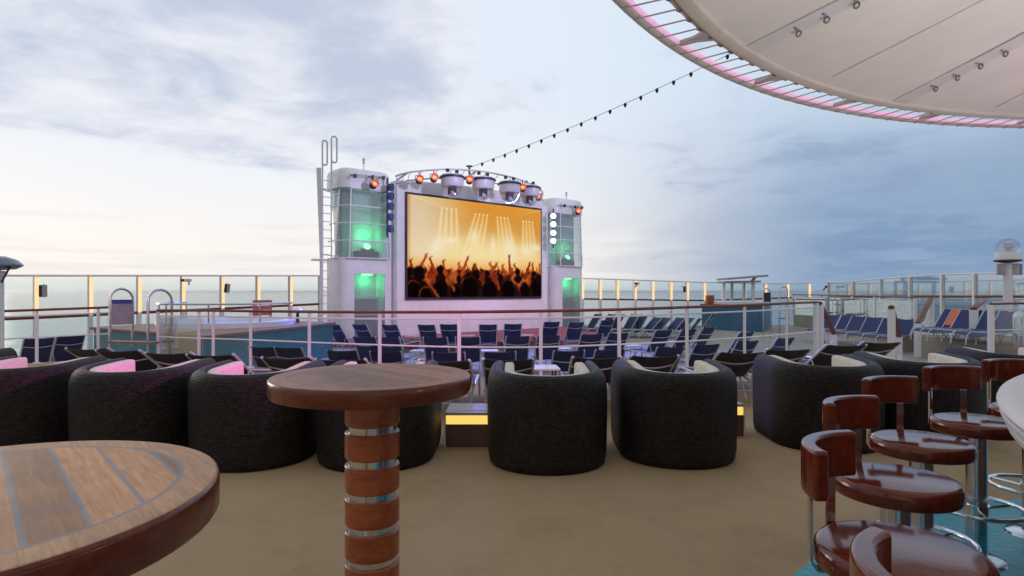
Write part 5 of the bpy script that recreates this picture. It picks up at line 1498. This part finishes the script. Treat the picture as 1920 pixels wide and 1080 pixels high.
# ------------------------------------------------------------------ canopy
cn = thing('bar_canopy', BC, 'large round fabric canopy with laced rim and pink light over the bar', 'canopy')
RZ = 2.77
m = MB()
prof = [(4.28, RZ - 0.012), (4.20, RZ + 0.005), (3.6, RZ + 0.13), (2.6, RZ + 0.36), (1.5, RZ + 0.66), (0.5, RZ + 1.0), (0.5, RZ + 1.03), (1.5, RZ + 0.69), (2.6, RZ + 0.39), (3.6, RZ + 0.16), (4.28, RZ + 0.03)]
m.lathe(prof, 128); m.build('fabric', 'canopy_fabric', cn, smooth=True)
m = MB(); m.lathe([(4.255, RZ + 0.02), (4.255, RZ - 0.008), (4.262, RZ - 0.022), (4.285, RZ - 0.030), (4.325, RZ - 0.026), (4.335, RZ - 0.012)], 160); m.build('fabric_hem', 'canopy_frame', cn, smooth=True)
m = MB(); m.lathe([(4.335, RZ - 0.012), (4.345, RZ - 0.012), (4.375, RZ + 0.008), (4.375, RZ + 0.03), (4.335, RZ + 0.05), (4.17, RZ + 0.05)], 160); m.build('ring_beam', 'canopy_tube', cn, smooth=True)
m = MB(); m.tube(arc((0, 0, 0), 4.545, 0, 2 * PI, 200, 'xy', RZ)[:-1], 0.027, 12, True); m.build('outer_tube', 'canopy_tube', cn, smooth=True)
m = MB(); m.tube(arc((0, 0, 0), 4.522, 0, 2 * PI, 200, 'xy', RZ + 0.006)[:-1], 0.0155, 8, True); m.build('light_strip', 'led_pink', cn, smooth=True)
m = MB(); k = 0
NL = 210
for k in range(NL):                             # lacing: out to the tube, once round it, back to the next eyelet
    a = 2 * PI * k / NL; b = a + 2 * PI / NL * 0.55
    e = Vector((4.352 * math.cos(a), 4.352 * math.sin(a), RZ - 0.004)); f = Vector((4.545 * math.cos(b), 4.545 * math.sin(b), RZ - 0.030)); h = Vector((4.575 * math.cos(b), 4.575 * math.sin(b), RZ)); g = Vector((4.545 * math.cos(b), 4.545 * math.sin(b), RZ + 0.030))
    if -0.05 < math.fmod(a, 2 * PI) < 4.4: m.tube([e, f, h, g], 0.0042, 5)
m.build('lacing', 'rope', cn, smooth=True)
m = MB()
for k in range(NL):
    a = 2 * PI * k / NL
    if a < 4.4: m.lathe([(0.008, 0), (0.016, -0.004), (0.018, 0.0), (0.016, 0.004)], 10, (4.358 * math.cos(a), 4.358 * math.sin(a), RZ - 0.010), axis=(math.cos(a) * 0.5, math.sin(a) * 0.5, -0.85))
m.build('eyelet', 'chrome', cn, smooth=True)
for k in range(32):
    a = R(112.4 + 11.25 * k + 4)
    d = Vector((math.cos(a), math.sin(a), 0)); tt = Vector((-d.y, d.x, 0))
    m = MB()
    vs = [d * 4.34 + tt * 0.075, d * 4.34 - tt * 0.075, d * 4.43 - tt * 0.028, d * 4.535 - tt * 0.02, d * 4.535 + tt * 0.02, d * 4.43 + tt * 0.028]
    n = len(vs); m.add([v + Vector((0, 0, RZ - 0.008)) for v in vs] + [v + Vector((0, 0, RZ + 0.012)) for v in vs], [tuple(range(n))[::-1], tuple(range(n, 2 * n))] + [(i, (i + 1) % n, n + (i + 1) % n, n + i) for i in range(n)])
    m.build('bracket', 'canopy_tube', cn, bev=0.004)
def fz(r): 
    tab = [(0.5, 1.0), (1.5, 0.66), (2.6, 0.36), (3.6, 0.13), (4.2, 0.005)]
    for (a, za), (b, zb) in zip(tab, tab[1:]):
        if r <= b: return RZ + za + (zb - za) * (r - a) / (b - a)
    return RZ
for k in range(16):
    a = R(112.4 + 22.5 * k); d = Vector((math.cos(a), math.sin(a), 0)); tt = Vector((-d.y, d.x, 0))
    m = MB()
    rs = [4.25, 3.6, 2.6, 1.5, 0.55]
    for r0, r1 in zip(rs, rs[1:]):
        w0, w1 = 0.065, 0.065
        z0, z1 = fz(r0) - 0.013, fz(r1) - 0.013
        p = [d * r0 - tt * w0 + Vector((0, 0, z0)), d * r0 + tt * w0 + Vector((0, 0, z0)), d * r1 + tt * w1 + Vector((0, 0, z1)), d * r1 - tt * w1 + Vector((0, 0, z1))]
        m.add(p + [v + Vector((0, 0, 0.009)) for v in p], [(0, 1, 2, 3), (7, 6, 5, 4), (0, 4, 5, 1), (1, 5, 6, 2), (2, 6, 7, 3), (3, 7, 4, 0)])
    s = m.build('rib_strap', 'canopy_strap', cn)
    if k not in (0, 1, 2, 15): continue
    for r0 in [4.02 - 0.135 * j for j in range(9)]:
        m = MB()
        c = d * r0 - tt * 0.03 + Vector((0, 0, fz(r0) - 0.030))
        m.lathe([(0.0105, -0.004), (0.018, -0.004), (0.018, 0.004), (0.0105, 0.004), (0.0105, -0.004)], 14, c, axis=tt + d * 0.3)
        m.box(c + tt * 0.02 + Vector((0, 0, 0.015)), (0.012, 0.06, 0.005), a)
        m.build('ring_bolt', 'grey_paint', s, smooth=True)
for k in range(16):
    a = R(112.4 + 11.25 + 22.5 * k); d = Vector((math.cos(a), math.sin(a), 0))
    m = MB(); m.tube([d * q + Vector((0, 0, fz(q) - 0.002)) for q in (4.18, 3.6, 2.6, 1.5, 0.6)], 0.0055, 5); m.build('seam', 'canopy_frame', cn)
m = MB(); m.lathe([(0.0, 0.0), (0.22, 0.0), (0.22, RZ + 0.9), (0.52, RZ + 0.96), (0.52, RZ + 1.10), (0.1, RZ + 1.25), (0, RZ + 1.25)], 40); m.build('centre_column', 'white_paint', cn, smooth=True)
def spotlight_fixture(px, py, lab):
    pass

# ------------------------------------------------------------------ coloured show lighting (lamps seen lit or colouring things in the picture)
def spot(name, loc, tgt, col, e, size=60, blend=0.6, rad=0.25):
    l = bpy.data.lights.new(name, 'SPOT'); l.energy = e; l.color = col; l.spot_size = R(size); l.spot_blend = blend; l.shadow_soft_size = rad
    o = bpy.data.objects.new(name, l); COL.objects.link(o); o.location = loc
    d = Vector(tgt) - Vector(loc); o.rotation_euler = d.to_track_quat('-Z', 'Y').to_euler()
    return o
spot('violet_wash', SW(Vector((1.0, -8.0, 7.0))), SW(Vector((1.0, 0, 4.4))), (0.68, 0.58, 1.0), 1250, 66)
spot('violet_wash', SW(Vector((7.0, -8.0, 7.0))), SW(Vector((7.0, 0, 4.4))), (0.68, 0.58, 1.0), 1250, 66)
spot('magenta_wash', SW(Vector((3.7, -9.5, 7.5))), SW(Vector((3.7, 0, 0.6))), (1.0, 0.26, 0.62), 900, 52)
for tx, ty in ((-6.5, 17.5), (-2.0, 15.5), (2.0, 15.5), (5.0, 17.5)):
    spot('blue_wash', SW(Vector((3.7 + tx * 0.6, -1.0, 6.3))), Vector((tx, ty, PD)), (0.15, 0.17, 1.0), 5500, 46, 0.8)
spot('magenta_floor_wash', SW(Vector((4.5, -1.3, 6.3))), Vector((-0.8, 16.5, PD)), (1.0, 0.14, 0.42), 3200, 30, 0.8)
# the canopy's own pink rim lights shine out over the chairs and the railing
spot('pink_wash', (2.6, 4.5, 2.62), (-3.1, 5.75, 0.82), (0.88, 0.12, 0.75), 760, 27, 0.7, 0.1)
spot('pink_wash', (2.6, 4.5, 2.62), (-5.6, 6.2, 0.85), (0.88, 0.12, 0.75), 840, 20, 0.7, 0.1)
spot('pink_wash', (1.4, 3.8, 2.62), (-4.2, 11.6, 0.75), (1.0, 0.30, 0.80), 1100, 44, 0.7, 0.1)
spot('pink_wash', (1.4, 3.8, 2.62), (1.0, 10.6, 0.7), (1.0, 0.42, 0.80), 300, 40, 0.8, 0.1)
# unseen uplights added inside the bar to brighten the canopy's underside and the deck
for a in (100, 130, 160, 200, 70):
    d = Vector((math.cos(R(a)), math.sin(R(a)), 0))
    spot('added_canopy_uplight', BC + d * 2.2 + Vector((0, 0, 1.0)), BC + d * 3.4 + Vector((0, 0, 2.9)), (1.0, 0.90, 0.85) if a > 110 else (1.0, 0.78, 0.84), 58, 150, 0.9, 0.15)

# ------------------------------------------------------------------ sea air
hz_ = MB(); hz_.box((0, 0, -10.0), (81000, 81000, 45.0))
hm = bpy.data.materials.new('sea_air'); hm.use_nodes = True; t = hm.node_tree; t.nodes.clear()
o_ = N(t, 'ShaderNodeOutputMaterial'); v_ = N(t, 'ShaderNodeVolumePrincipled')
v_.inputs['Color'].default_value = (0.98, 0.98, 0.99, 1); v_.inputs['Density'].default_value = 0.00006; v_.inputs['Anisotropy'].default_value = 0.8
t.links.new(v_.outputs[0], o_.inputs['Volume'])
ho = hz_.build('haze', hm); ho['kind'] = 'stuff'; ho['label'] = 'thin pale sea haze'
